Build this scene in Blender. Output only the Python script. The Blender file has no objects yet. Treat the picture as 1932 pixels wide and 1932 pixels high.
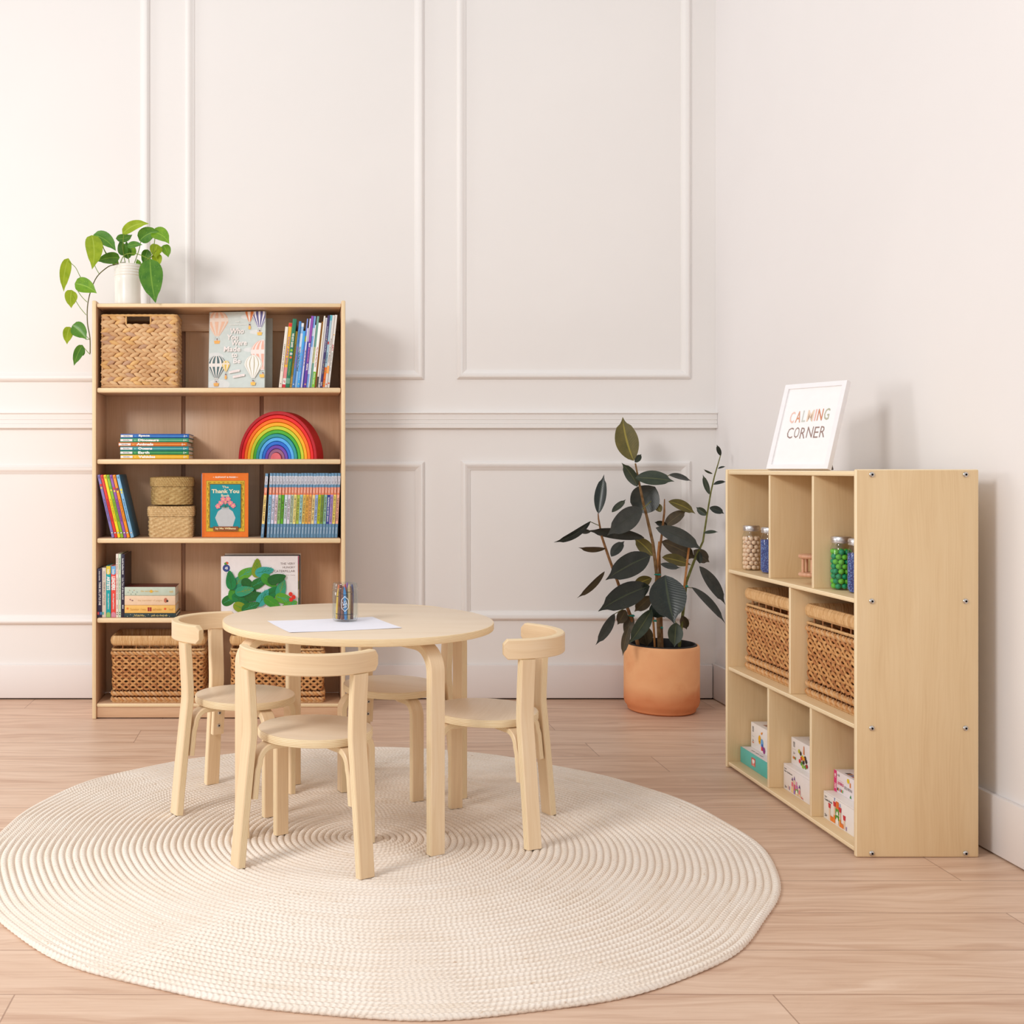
import bpy, bmesh, math, random
from mathutils import Vector, Matrix
random.seed(7)
PI = math.pi
SC = bpy.context.scene
COL = SC.collection
F, CX, CY, CZ = 2120.0, 562.0, 885.0, 0.915     # focal length in px, principal point, camera height

def W(px, py, Y):
    """pixel of the photograph at depth Y -> point in the room"""
    return Vector(((px - CX) * Y / F, Y, CZ - (py - CY) * Y / F))

def lin(c):
    out = []
    for v in c[:3]:
        v = v / 255.0
        out.append(v / 12.92 if v <= 0.04045 else ((v + 0.055) / 1.055) ** 2.4)
    return (out[0], out[1], out[2], 1.0)

# ------------------------------------------------------------------ node helper
class NT:
    def __init__(self, name):
        self.mat = bpy.data.materials.new(name)
        self.mat.use_nodes = True
        self.t = self.mat.node_tree
        self.t.nodes.clear()
        self.out = self.t.nodes.new('ShaderNodeOutputMaterial')
    def n(self, typ, ins=None, **props):
        nd = self.t.nodes.new(typ)
        for k, v in props.items():
            setattr(nd, k, v)
        for k, v in (ins or {}).items():
            self.set(nd.inputs[k], v)
        return nd
    def set(self, sock, v):
        if isinstance(v, bpy.types.NodeSocket):
            self.t.links.new(v, sock)
        else:
            sock.default_value = v
    def m(self, op, a, b=None, c=None):
        nd = self.t.nodes.new('ShaderNodeMath'); nd.operation = op
        for i, v in enumerate((a, b, c)):
            if v is not None:
                self.set(nd.inputs[i], v)
        return nd.outputs[0]
    def xyz(self, sock):
        nd = self.n('ShaderNodeSeparateXYZ', {0: sock})
        return nd.outputs[0], nd.outputs[1], nd.outputs[2]
    def vec(self, x, y, z):
        return self.n('ShaderNodeCombineXYZ', {0: x, 1: y, 2: z}).outputs[0]
    def coord(self, which):
        return self.n('ShaderNodeTexCoord').outputs[which]
    def noise(self, vec, scale=5.0, detail=3.0, rough=0.55):
        return self.n('ShaderNodeTexNoise', {'Vector': vec, 'Scale': scale, 'Detail': detail, 'Roughness': rough}).outputs['Fac']
    def ramp(self, fac, stops):
        nd = self.n('ShaderNodeValToRGB', {0: fac})
        el = nd.color_ramp.elements
        while len(el) < len(stops):
            el.new(0.5)
        for e, (p, c) in zip(el, stops):
            e.position = p; e.color = lin(c)
        return nd.outputs[0]
    def mix(self, fac, a, b, mode='MIX'):
        nd = self.n('ShaderNodeMix', data_type='RGBA', blend_type=mode)
        self.set(nd.inputs[0], fac)
        self.set(nd.inputs[6], a if isinstance(a, bpy.types.NodeSocket) else lin(a))
        self.set(nd.inputs[7], b if isinstance(b, bpy.types.NodeSocket) else lin(b))
        return nd.outputs[2]
    def bump(self, h, strength=0.3, dist=0.002):
        return self.n('ShaderNodeBump', {'Height': h, 'Strength': strength, 'Distance': dist}).outputs[0]
    def done(self, color, rough=0.5, spec=0.5, normal=None, metal=0.0, coat=0.0):
        b = self.n('ShaderNodeBsdfPrincipled')
        self.set(b.inputs['Base Color'], color if isinstance(color, bpy.types.NodeSocket) else lin(color))
        self.set(b.inputs['Roughness'], rough)
        self.set(b.inputs['Specular IOR Level'], spec)
        self.set(b.inputs['Metallic'], metal)
        if coat:
            self.set(b.inputs['Coat Weight'], coat); self.set(b.inputs['Coat Roughness'], 0.15)
        if normal is not None:
            self.set(b.inputs['Normal'], normal)
        self.t.links.new(b.outputs[0], self.out.inputs[0])
        return self.mat

_plain = {}
def plain(c, rough=0.5, spec=0.4, var=6, scale=40.0, metal=0.0, coat=0.0):
    """coloured surface with a slight procedural mottle"""
    k = (tuple(c), rough, spec, var, scale, metal, coat)
    if k not in _plain:
        t = NT('paint_%d_%d_%d' % tuple(c))
        f = t.noise(t.coord('Object'), scale, 2.0)
        lo = [max(0, v - var) for v in c]; hi = [min(255, v + var) for v in c]
        _plain[k] = t.done(t.ramp(f, [(0.3, lo), (0.7, hi)]), rough, spec, metal=metal, coat=coat)
    return _plain[k]

def wood(name, light, mid, dark, rough=0.38, spec=0.4, contrast=1.0, figure=0.5):
    """veneer: u of the UV map runs along the grain, in metres"""
    t = NT(name)
    u, v, _ = t.xyz(t.coord('UV'))
    r = t.n('ShaderNodeObjectInfo').outputs['Random']
    off = t.m('MULTIPLY', r, 37.0)
    p = t.vec(t.m('MULTIPLY_ADD', u, 2.2, off), t.m('MULTIPLY_ADD', v, 16.0, off), off)
    warp = t.noise(p, 1.0, 3.0)
    p2 = t.vec(t.m('MULTIPLY', u, 6.0), t.m('MULTIPLY_ADD', v, 230.0, t.m('MULTIPLY', warp, 26.0 * figure)), off)
    fine = t.noise(p2, 1.0, 2.0)
    fac = t.m('ADD', t.m('MULTIPLY', warp, 0.62), t.m('MULTIPLY', fine, 0.38))
    fac = t.m('ADD', t.m('MULTIPLY', t.m('SUBTRACT', fac, 0.5), contrast), 0.5)
    col = t.ramp(fac, [(0.28, light), (0.5, mid), (0.74, dark)])
    return t.done(col, rough, spec, t.bump(fine, 0.05, 0.0006))

def plyedge(name, a, b, c, period=0.0029):
    t = NT(name)
    u, v, _ = t.xyz(t.coord('UV'))
    r = t.n('ShaderNodeObjectInfo').outputs['Random']
    wob = t.noise(t.vec(t.m('MULTIPLY', u, 14.0), t.m('MULTIPLY', v, 40.0), t.m('MULTIPLY', r, 9.0)), 1.0, 2.0)
    ph = t.m('MULTIPLY_ADD', v, 1.0 / period, t.m('MULTIPLY', wob, 0.25))
    s = t.m('PINGPONG', ph, 0.5)
    s = t.m('MULTIPLY', s, 2.0)
    fl = t.noise(t.vec(t.m('MULTIPLY', u, 40.0), t.m('MULTIPLY', v, 900.0), r), 1.0, 2.0)
    fac = t.m('MULTIPLY_ADD', fl, 0.35, t.m('MULTIPLY', s, 0.62))
    col = t.ramp(fac, [(0.15, c), (0.4, b), (0.75, a)])
    return t.done(col, 0.45, 0.3)

# ------------------------------------------------------------------ mesh builder
class MB:
    def __init__(self):
        self.v = []; self.f = []; self.mi = []; self.uv = []; self.mats = []
    def mid(self, m):
        if m not in self.mats:
            self.mats.append(m)
        return self.mats.index(m)
    def add(self, verts, faces, mat, uvs=None, M=None):
        o = len(self.v)
        if M is not None:
            verts = [M @ Vector(p) for p in verts]
        self.v.extend([tuple(p) for p in verts])
        k = self.mid(mat)
        for i, fc in enumerate(faces):
            self.f.append(tuple(o + q for q in fc)); self.mi.append(k)
            self.uv.append(uvs[i] if uvs else None)
        return self
    def box(self, lo, hi, mat, bevel=0.0, grain=None, edge=None, M=None, seg=2):
        """board lo..hi; faces square to the thinnest axis take mat, the others edge"""
        lo = Vector(lo); hi = Vector(hi)
        d = hi - lo
        thin = min(range(3), key=lambda i: d[i])
        if grain is None:
            grain = max(range(3), key=lambda i: d[i])
        bm = bmesh.new()
        bmesh.ops.create_cube(bm, size=1.0)
        for vv in bm.verts:
            vv.co = Vector([lo[i] + (vv.co[i] + 0.5) * d[i] for i in range(3)])
        if bevel > 0:
            b = min(bevel, min(d) * 0.49)
            bmesh.ops.bevel(bm, geom=list(bm.edges), offset=b, segments=seg, profile=0.5, affect='EDGES')
        bm.normal_update(); bm.verts.index_update()
        vs = [vv.co.copy() for vv in bm.verts]
        for fc in bm.faces:
            n = fc.normal
            ax = max(range(3), key=lambda i: abs(n[i]))
            oth = [i for i in range(3) if i != ax]
            if ax == thin or edge is None:
                m = mat
                uax = grain if grain in oth else oth[0]
                vax = [i for i in oth if i != uax][0]
            else:
                m = edge
                vax = thin; uax = [i for i in oth if i != thin][0]
            idx = [l.vert.index for l in fc.loops]
            uv = [(vs[q][uax], vs[q][vax] - lo[vax]) for q in idx]
            self.add([vs[q] for q in idx], [tuple(range(len(idx)))], m, [uv], M)
        bm.free()
        return self
    def ring(self, rings, mat, close_u=True, cap0=None, cap1=None, uvs=True, close_v=False):
        """skin a list of rings (equal length) into quads"""
        n = len(rings[0]); m = len(rings)
        verts = [p for r in rings for p in r]
        faces = []; uv = []
        lu = [0.0]
        for i in range(1, m):
            lu.append(lu[-1] + (Vector(rings[i][0]) - Vector(rings[i - 1][0])).length)
        per = [0.0]
        for j in range(1, n + 1):
            per.append(per[-1] + (Vector(rings[m // 2][j % n]) - Vector(rings[m // 2][j - 1])).length)
        for i in range(m if close_v else m - 1):
            i2 = (i + 1) % m
            for j in range(n if close_u else n - 1):
                j2 = (j + 1) % n
                faces.append((i * n + j, i * n + j2, i2 * n + j2, i2 * n + j))
                l2 = lu[i2] if i2 else lu[-1] + 0.01
                uv.append([(lu[i], per[j]), (lu[i], per[j + 1]), (l2, per[j + 1]), (l2, per[j])])
        self.add(verts, faces, mat, uv)
        if cap0 is not None:
            self.add(rings[0], [tuple(reversed(range(n)))], cap0, [[(p[0], p[1]) for p in reversed(rings[0])]])
        if cap1 is not None:
            self.add(rings[-1], [tuple(range(n))], cap1, [[(p[0], p[1]) for p in rings[-1]]])
        return self
    def tube(self, pts, rad, mat, n=8, caps=True, flat=1.0):
        pts = [Vector(p) for p in pts]
        if not isinstance(rad, (list, tuple)):
            rad = [rad] * len(pts)
        rings = []
        prev = None
        for i, p in enumerate(pts):
            a = pts[max(i - 1, 0)]; b = pts[min(i + 1, len(pts) - 1)]
            d = (b - a).normalized()
            if prev is None:
                up = Vector((0, 0, 1)) if abs(d.z) < 0.9 else Vector((1, 0, 0))
                s = d.cross(up).normalized()
            else:
                s = (prev - d * prev.dot(d)).normalized()
            prev = s
            t = d.cross(s)
            rings.append([p + (s * math.cos(q * 2 * PI / n) + t * math.sin(q * 2 * PI / n) * flat) * rad[i] for q in range(n)])
        return self.ring(rings, mat, True, mat if caps else None, mat if caps else None)
    def loop_tube(self, pts, rad, mat, n=6, flat=1.0):
        """closed horizontal loop"""
        pts = [Vector(p) for p in pts]; m = len(pts)
        if not isinstance(rad, (list, tuple)):
            rad = [rad] * m
        rings = []
        for i, p in enumerate(pts):
            d = (pts[(i + 1) % m] - pts[i - 1]).normalized()
            s = d.cross(Vector((0, 0, 1))).normalized(); t = s.cross(d)
            rings.append([p + (s * math.cos(q * 2 * PI / n) * flat + t * math.sin(q * 2 * PI / n)) * rad[i] for q in range(n)])
        return self.ring(rings, mat, True, close_v=True)
    def lathe(self, prof, mat, n=48, c=(0, 0, 0)):
        rings = [[(c[0] + r * math.cos(a * 2 * PI / n), c[1] + r * math.sin(a * 2 * PI / n), c[2] + z) for a in range(n)] for r, z in prof]
        return self.ring(rings, mat)
    def disc(self, r, z, mat, n=48, c=(0, 0, 0), flip=False):
        vs = [(c[0] + r * math.cos(a * 2 * PI / n), c[1] + r * math.sin(a * 2 * PI / n), c[2] + z) for a in range(n)]
        idx = tuple(range(n)) if not flip else tuple(reversed(range(n)))
        return self.add(vs, [idx], mat, [[(vs[i][0], vs[i][1]) for i in idx]])
    def ball(self, c, r, mat, nu=12, nv=8, M=None):
        vs = []; fs = []
        rx, ry, rz = r if isinstance(r, (tuple, list)) else (r, r, r)
        for i in range(nv + 1):
            th = PI * i / nv
            for j in range(nu):
                ph = 2 * PI * j / nu
                vs.append((c[0] + rx * math.sin(th) * math.cos(ph), c[1] + ry * math.sin(th) * math.sin(ph), c[2] + rz * math.cos(th)))
        for i in range(nv):
            for j in range(nu):
                fs.append((i * nu + j, (i + 1) * nu + j, (i + 1) * nu + (j + 1) % nu, i * nu + (j + 1) % nu))
        return self.add(vs, fs, mat, None, M)
    def poly(self, pts, mat, M=None):
        return self.add(pts, [tuple(range(len(pts)))], mat, None, M)
    def build(self, name, parent=None, smooth=40, loc=None, rot=None):
        me = bpy.data.meshes.new(name)
        me.from_pydata(self.v, [], self.f)
        for m in self.mats:
            me.materials.append(m)
        me.polygons.foreach_set('material_index', self.mi)
        ul = me.uv_layers.new(name='UVMap')
        k = 0
        for i, fc in enumerate(self.f):
            uv = self.uv[i]
            for q in range(len(fc)):
                if uv is not None:
                    ul.data[k].uv = uv[q]
                else:
                    p = self.v[fc[q]]
                    ul.data[k].uv = (p[0], p[2])
                k += 1
        bm = bmesh.new(); bm.from_mesh(me)
        bmesh.ops.remove_doubles(bm, verts=bm.verts, dist=1e-6)
        bm.to_mesh(me); bm.free()
        if smooth:
            me.polygons.foreach_set('use_smooth', [True] * len(me.polygons))
            me.set_sharp_from_angle(angle=math.radians(smooth))
        me.update()
        o = bpy.data.objects.new(name, me)
        COL.objects.link(o)
        if parent is not None:
            o.parent = parent
        if loc is not None:
            o.location = loc
        if rot is not None:
            o.rotation_euler = rot
        return o

def thing(name, label, cat, loc=(0, 0, 0), rz=0.0, group=None, rot=None):
    o = bpy.data.objects.new(name, None)
    COL.objects.link(o)
    o.empty_display_size = 0.05
    o.location = loc
    o.rotation_euler = rot if rot is not None else (0, 0, rz)
    o['label'] = label; o['category'] = cat
    if group:
        o['group'] = group
    return o

def tag(o, label, cat, group=None, kind=None):
    o['label'] = label; o['category'] = cat
    if group:
        o['group'] = group
    if kind:
        o['kind'] = kind
    return o

def struct(o):
    o['kind'] = 'structure'
    return o

def copy_tree(o, parent=None):
    c = o.copy(); COL.objects.link(c)
    if parent is not None:
        c.parent = parent
    for ch in list(o.children):
        copy_tree(ch, c)
    return c

# ------------------------------------------------------------------ lettering
_tc = {}
def glyphs(s, bold=0.0):
    k = (s, bold)
    if k not in _tc:
        cu = bpy.data.curves.new('t', 'FONT')
        cu.body = s; cu.resolution_u = 2; cu.offset = bold; cu.size = 1.0
        ob = bpy.data.objects.new('t', cu)
        me = bpy.data.meshes.new_from_object(ob)
        vs = [v.co.copy() for v in me.vertices]
        fs = [tuple(p.vertices) for p in me.polygons]
        bpy.data.meshes.remove(me); bpy.data.objects.remove(ob); bpy.data.curves.remove(cu)
        if not vs:
            vs = [Vector((0, 0, 0))]
        x0 = min(v.x for v in vs); x1 = max(v.x for v in vs)
        y0 = min(v.y for v in vs); y1 = max(v.y for v in vs)
        _tc[k] = (vs, fs, x0, x1, y0, y1)
    return _tc[k]

def text(mb, s, mat, M, w, h, bold=0.0, align='c', shear=0.0):
    """lettering fitted into a w x h box; M maps (x right, y up, 0) onto the surface"""
    vs, fs, x0, x1, y0, y1 = glyphs(s, bold)
    sx = w / max(x1 - x0, 1e-6); sy = h / max(y1 - y0, 1e-6)
    if align == 'l':
        ox = 0.0
    elif align == 'r':
        ox = -w
    else:
        ox = -w / 2
    pts = []
    for v in vs:
        y = (v.y - y0) * sy - h / 2
        pts.append((ox + (v.x - x0) * sx + shear * y, y, 0.0))
    mb.add(pts, fs, mat, None, M)

# maps of flat art onto surfaces: front (faces -Y), reading along X, up Z
def front(x=0, y=0, z=0):
    return Matrix(((1, 0, 0, x), (0, 0, -1, y), (0, 1, 0, z), (0, 0, 0, 1)))
def spine_down(x=0, y=0, z=0):
    """faces -Y, reads from top to bottom"""
    return Matrix(((0, 1, 0, x), (0, 0, -1, y), (-1, 0, 0, z), (0, 0, 0, 1)))
# ------------------------------------------------------------------ shared materials
M_TOP = wood('birch_table_veneer', (240, 221, 198), (233, 212, 186), (222, 197, 167), contrast=0.7)
M_CHAIR = wood('birch_chair_veneer', (242, 219, 187), (234, 206, 168), (220, 187, 147), contrast=0.85)
M_CASE = wood('birch_case_veneer', (226, 190, 156), (214, 174, 138), (200, 158, 122), contrast=0.8)
M_UNIT = wood('birch_unit_veneer', (236, 210, 170), (229, 200, 156), (216, 182, 136), contrast=0.7)
M_UEDGE = plyedge('birch_unit_edge', (249, 231, 198), (240, 215, 173), (224, 190, 142), 0.0042)
M_EDGE = plyedge('birch_ply_edge', (247, 228, 192), (236, 208, 164), (214, 176, 126))
M_CEDGE = plyedge('chair_ply_edge', (247, 231, 198), (237, 213, 172), (208, 170, 120), 0.0034)
M_PAGE = plain((238, 229, 212), 0.7, 0.2, 8, 300)
M_STEEL = plain((205, 200, 195), 0.25, 0.6, 6, 60, metal=1.0)
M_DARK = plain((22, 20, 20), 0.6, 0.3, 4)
M_WHITE = plain((244, 242, 242), 0.5, 0.4, 3)
M_INK = plain((52, 44, 48), 0.6, 0.3, 4)

def wall_paint(name, c):
    t = NT(name)
    p = t.coord('Object')
    f = t.noise(p, 1.7, 3.0)
    b = t.noise(p, 420.0, 2.0)
    col = t.ramp(f, [(0.3, [v - 1.5 for v in c]), (0.7, [v + 1.5 for v in c])])
    return t.done(col, 0.55, 0.3, t.bump(b, 0.06, 0.0008))
M_WALL = wall_paint('wall_paint', (240, 236, 233))
M_WALLR = wall_paint('wall_paint_cool', (240, 236, 235))
M_TRIM = wall_paint('trim_paint', (241, 237, 234))
M_BASE = wall_paint('skirting_paint', (238, 231, 228))

def floor_mat():
    t = NT('laminate_planks')
    x, y, _ = t.xyz(t.coord('Object'))
    v = t.m('DIVIDE', t.m('SUBTRACT', y, 3.217 - 36 * 0.18), 0.18)
    row = t.m('FLOOR', v); fv = t.m('SUBTRACT', v, row)
    rnd = t.n('ShaderNodeTexWhiteNoise', {1: row}, noise_dimensions='1D').outputs[0]
    u = t.m('DIVIDE', t.m('ADD', t.m('ADD', x, 20.0), t.m('MULTIPLY', rnd, 1.5)), 1.32)
    colm = t.m('FLOOR', u); fu = t.m('SUBTRACT', u, colm)
    pid = t.n('ShaderNodeTexWhiteNoise', {'Vector': t.vec(row, colm, 3.0)}, noise_dimensions='3D').outputs[0]
    ev = t.m('MINIMUM', fv, t.m('SUBTRACT', 1.0, fv))
    eu = t.m('MINIMUM', fu, t.m('SUBTRACT', 1.0, fu))
    sv = t.m('LESS_THAN', ev, 0.008); su = t.m('LESS_THAN', eu, 0.0011)
    seam = t.m('MAXIMUM', sv, su)
    off = t.m('MULTIPLY', pid, 50.0)
    warp = t.noise(t.vec(t.m('MULTIPLY', x, 2.0), t.m('MULTIPLY', y, 9.0), off), 1.0, 2.0)
    g1 = t.noise(t.vec(t.m('MULTIPLY', x, 1.5), t.m('MULTIPLY_ADD', y, 34.0, t.m('MULTIPLY', warp, 5.0)), off), 1.0, 5.0, 0.62)
    g2 = t.noise(t.vec(t.m('MULTIPLY', x, 7.0), t.m('MULTIPLY', y, 150.0), off), 1.0, 2.0)
    fac = t.m('ADD', t.m('MULTIPLY', g1, 0.72), t.m('MULTIPLY', g2, 0.28))
    fac = t.m('ADD', fac, t.m('MULTIPLY', t.m('SUBTRACT', pid, 0.5), 0.10))
    col = t.ramp(fac, [(0.3, (228, 199, 176)), (0.48, (214, 181, 156)), (0.62, (198, 161, 136)), (0.8, (170, 131, 108))])
    col = t.mix(t.m('MULTIPLY', seam, 0.55), col, (128, 88, 70))
    h = t.m('SUBTRACT', t.m('MULTIPLY', g2, 0.15), seam)
    return t.done(col, 0.42, 0.4, t.bump(h, 0.25, 0.0008))

# ------------------------------------------------------------------ room
YB = 4.475          # back wall
XR = 1.665          # right wall
def room():
    m = MB(); m.box((-4.2, -1.6, -0.1), (XR + 0.15, YB + 0.15, 0.0), floor_mat())
    struct(m.build('floor', smooth=0))
    m = MB(); m.box((-4.2, YB, 0.0), (XR, YB + 0.12, 3.7), M_WALL)
    struct(m.build('wall_back', smooth=0))
    m = MB(); m.box((XR, -1.0, 0.0), (XR + 0.12, YB + 0.12, 3.7), M_WALLR)
    struct(m.build('wall_right', smooth=0))
    # skirting boards, a few millimetres off the floor; black strips paint the gap's shade
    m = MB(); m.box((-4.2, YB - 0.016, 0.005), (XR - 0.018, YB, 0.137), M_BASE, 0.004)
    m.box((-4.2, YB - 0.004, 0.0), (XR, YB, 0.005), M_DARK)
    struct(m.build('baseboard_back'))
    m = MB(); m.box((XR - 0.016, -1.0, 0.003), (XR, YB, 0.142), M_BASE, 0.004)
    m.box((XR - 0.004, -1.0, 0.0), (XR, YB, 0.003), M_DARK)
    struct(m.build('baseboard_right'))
    # chair rail: lip, flat, two grooves
    prof = [(0, 1.141), (0.022, 1.141), (0.024, 1.139), (0.024, 1.136), (0.016, 1.133), (0.016, 1.112), (0.013, 1.110), (0.013, 1.108), (0.017, 1.107),
            (0.017, 1.096), (0.014, 1.094), (0.014, 1.092), (0.020, 1.091), (0.020, 1.079), (0.018, 1.077), (0, 1.077)]
    m = MB()
    m.ring([[(xx, YB - d, z) for d, z in prof] for xx in (-4.2, XR - 0.001)], M_TRIM, True, M_TRIM, M_TRIM)
    struct(m.build('trim_1', smooth=25))
    # picture-frame mouldings
    s = 474.0
    X = lambda px: (px - CX) / s
    Z = lambda py: CZ - (py - CY) / s
    frames = [(-3.6, X(282), Z(720), 3.45), (X(350), X(799), Z(716), 3.45), (X(862), X(1302), Z(715), 3.45),
              (-3.6, X(283), Z(1178), Z(877)), (X(350), X(800), Z(1172), Z(871)), (X(870), X(1302), Z(1170), Z(870))]
    pf = [(0, 0), (0, 0.006), (0.003, 0.011), (0.008, 0.0165), (0.013, 0.018), (0.018, 0.0165), (0.024, 0.011), (0.030, 0.006), (0.035, 0.004), (0.036, 0)]
    for i, (x0, x1, z0, z1) in enumerate(frames):
        m = MB(); rings = []
        for cx_, cz_, sx, sz in ((x0, z0, 1, 1), (x1, z0, -1, 1), (x1, z1, -1, -1), (x0, z1, 1, -1)):
            rings.append([(cx_ + sx * d, YB - h, cz_ + sz * d) for d, h in pf])
        n = len(pf)
        vs = [p for r in rings for p in r]
        fs = []
        for a in range(4):
            b = (a + 1) % 4
            for j in range(n - 1):
                fs.append((a * n + j, b * n + j, b * n + j + 1, a * n + j + 1))
        m.add(vs, fs, M_TRIM)
        struct(m.build('trim_%d' % (i + 2), smooth=30))
room()

# ------------------------------------------------------------------ rug
def rug():
    pitch = 0.0159
    t = NT('braided_cotton_jute')
    x, y, _ = t.xyz(t.coord('Object'))
    xx = t.m('DIVIDE', x, 0.925 / 0.9); yy = t.m('DIVIDE', y, 0.893 / 0.9)
    r = t.m('SQRT', t.m('ADD', t.m('MULTIPLY', xx, xx), t.m('MULTIPLY', yy, yy)))
    th = t.m('ARCTAN2', yy, xx)
    k = t.m('DIVIDE', r, pitch); ring = t.m('FLOOR', k); fr = t.m('SUBTRACT', k, ring)
    arc = t.m('MULTIPLY', th, t.m('MULTIPLY', t.m('ADD', ring, 0.5), pitch))
    tri = t.m('ABSOLUTE', t.m('SUBTRACT', fr, 0.5))
    jit = t.n('ShaderNodeTexWhiteNoise', {1: ring}, noise_dimensions='1D').outputs[0]
    ph = t.m('ADD', t.m('ADD', t.m('DIVIDE', arc, 0.0115), jit), t.m('MULTIPLY', tri, 1.1))
    strand = t.m('SINE', t.m('MULTIPLY', ph, 2 * PI))
    groove = t.m('POWER', t.m('MULTIPLY', tri, 2.0), 3.0)
    p = t.coord('Object')
    nz = t.noise(p, 260.0, 3.0)
    big = t.noise(t.vec(t.m('MULTIPLY', arc, 6.0), t.m('MULTIPLY', ring, 7.7), 0.0), 1.0, 2.0)
    fleck = t.noise(t.vec(t.m('MULTIPLY', arc, 60.0), t.m('MULTIPLY', ring, 3.1), t.m('MULTIPLY', fr, 3.0)), 1.0, 2.0)
    h = t.m('ADD', t.m('MULTIPLY', strand, 0.5), t.m('MULTIPLY', nz, 0.7))
    h = t.m('SUBTRACT', h, t.m('MULTIPLY', groove, 0.8))
    base = t.ramp(t.m('ADD', t.m('MULTIPLY', nz, 0.5), t.m('MULTIPLY', big, 0.5)), [(0.3, (246, 237, 227)), (0.55, (240, 227, 213)), (0.75, (229, 211, 190))])
    base = t.mix(t.m('MULTIPLY', t.m('GREATER_THAN', fleck, 0.71), 0.45), base, (190, 150, 112))
    base = t.mix(t.m('MULTIPLY', groove, 0.35), base, (216, 190, 166))
    mat = t.done(base, 0.9, 0.1, t.bump(h, 0.55, 0.0022))
    NR = 57; S = 5; NA = 720
    rnd = random.Random(3)
    wob = [rnd.uniform(0, 6.28) for _ in range(6)]
    rings = []
    rr = []
    for i in range(NR):
        for q in range(S):
            a = q / S
            rr.append((i + a, 0.0075 + 0.0040 * math.sin(PI * a) ** 0.6 if q else 0.0062))
    rr.append((NR, 0.0062)); rr.append((NR + 0.05, 0.003)); rr.append((NR - 0.15, 0.0))
    vs = []; fs = []
    for kk, z in rr:
        rad = max(kk, 0.02) * pitch
        for a in range(NA):
            ang = a * 2 * PI / NA
            e = rad / (NR * pitch)
            w = 1 + 0.006 * e * (math.sin(5 * ang + wob[0]) + 0.7 * math.sin(9 * ang + wob[1]) + 0.5 * math.sin(17 * ang + wob[2]))
            s = 0.0
            if kk > NR - 0.2:
                s = 0.0016 * abs(math.sin(ang * 180))
            vs.append(((rad * w + s) * math.cos(ang) * 0.925 / 0.9, (rad * w + s) * math.sin(ang) * 0.893 / 0.9, z))
    n = len(rr)
    for i in range(n - 1):
        for a in range(NA):
            b = (a + 1) % NA
            fs.append((i * NA + a, (i + 1) * NA + a, (i + 1) * NA + b, i * NA + b))
    m = MB(); m.add(vs, fs, mat)
    m.poly([vs[a] for a in range(NA)], mat)
    o = m.build('braided_rug', smooth=60, loc=(0.178, 2.765, 0.0))
    tag(o, 'large round cream braided rug lying under the table and chairs', 'rug')
rug()
RZ = 0.0119      # top of the rug

# ------------------------------------------------------------------ bent plywood strips
def strip(mb, path, w, t, face, edge, side, cap=True, w_end=None):
    """sweep a w x t section along a path that lies in the plane square to 'side'"""
    path = [Vector(p) for p in path]; side = Vector(side).normalized()
    n = len(path)
    L = [0.0]
    for i in range(1, n):
        L.append(L[-1] + (path[i] - path[i - 1]).length)
    sec = []
    c = min(0.0022, t * 0.2)
    for i, p in enumerate(path):
        a = path[max(i - 1, 0)]; b = path[min(i + 1, n - 1)]
        d = (b - a).normalized(); nr = d.cross(side).normalized()
        h = w / 2; k = t / 2
        if 0 < i < n - 1:
            d1 = (path[i] - a).normalized(); d2 = (b - path[i]).normalized()
            k = k / max(0.6, math.cos(d1.angle(d2) / 2)) if d1.length > 0 and d2.length > 0 else k
        sec.append([p + side * sx + nr * sn for sx, sn in ((-h + c, -k), (h - c, -k), (h, -k + c), (h, k - c), (h - c, k), (-h + c, k), (-h, k - c), (-h, -k + c))])
    mats = [face, face, edge, face, face, face, edge, face]
    widths = [w, c, t, c, w, c, t, c]
    for j in range(8):
        j2 = (j + 1) % 8
        for i in range(n - 1):
            mb.add([sec[i][j], sec[i + 1][j], sec[i + 1][j2], sec[i][j2]], [(0, 1, 2, 3)], mats[j],
                   [[(L[i], 0.0), (L[i + 1], 0.0), (L[i + 1], widths[j]), (L[i], widths[j])]])
    if cap:
        uv = [(q * 0.01, 0.0) for q in range(8)]
        uvs = [(0, 0), (w, 0), (w, 0), (w, t), (w, t), (0, t), (0, t), (0, 0)]
        mb.add(sec[0], [tuple(range(8))], edge, [uvs])
        mb.add(sec[-1], [tuple(reversed(range(8)))], edge, [list(reversed(uvs))])
    return mb

def radial(az, pts):
    c, s = math.cos(az), math.sin(az)
    return [(r * c, r * s, z) for r, z in pts]
def arc(cr, cz, R, a0, a1, n):
    return [(cr + R * math.cos(a0 + (a1 - a0) * i / n), cz + R * math.sin(a0 + (a1 - a0) * i / n)) for i in range(n + 1)]

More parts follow.
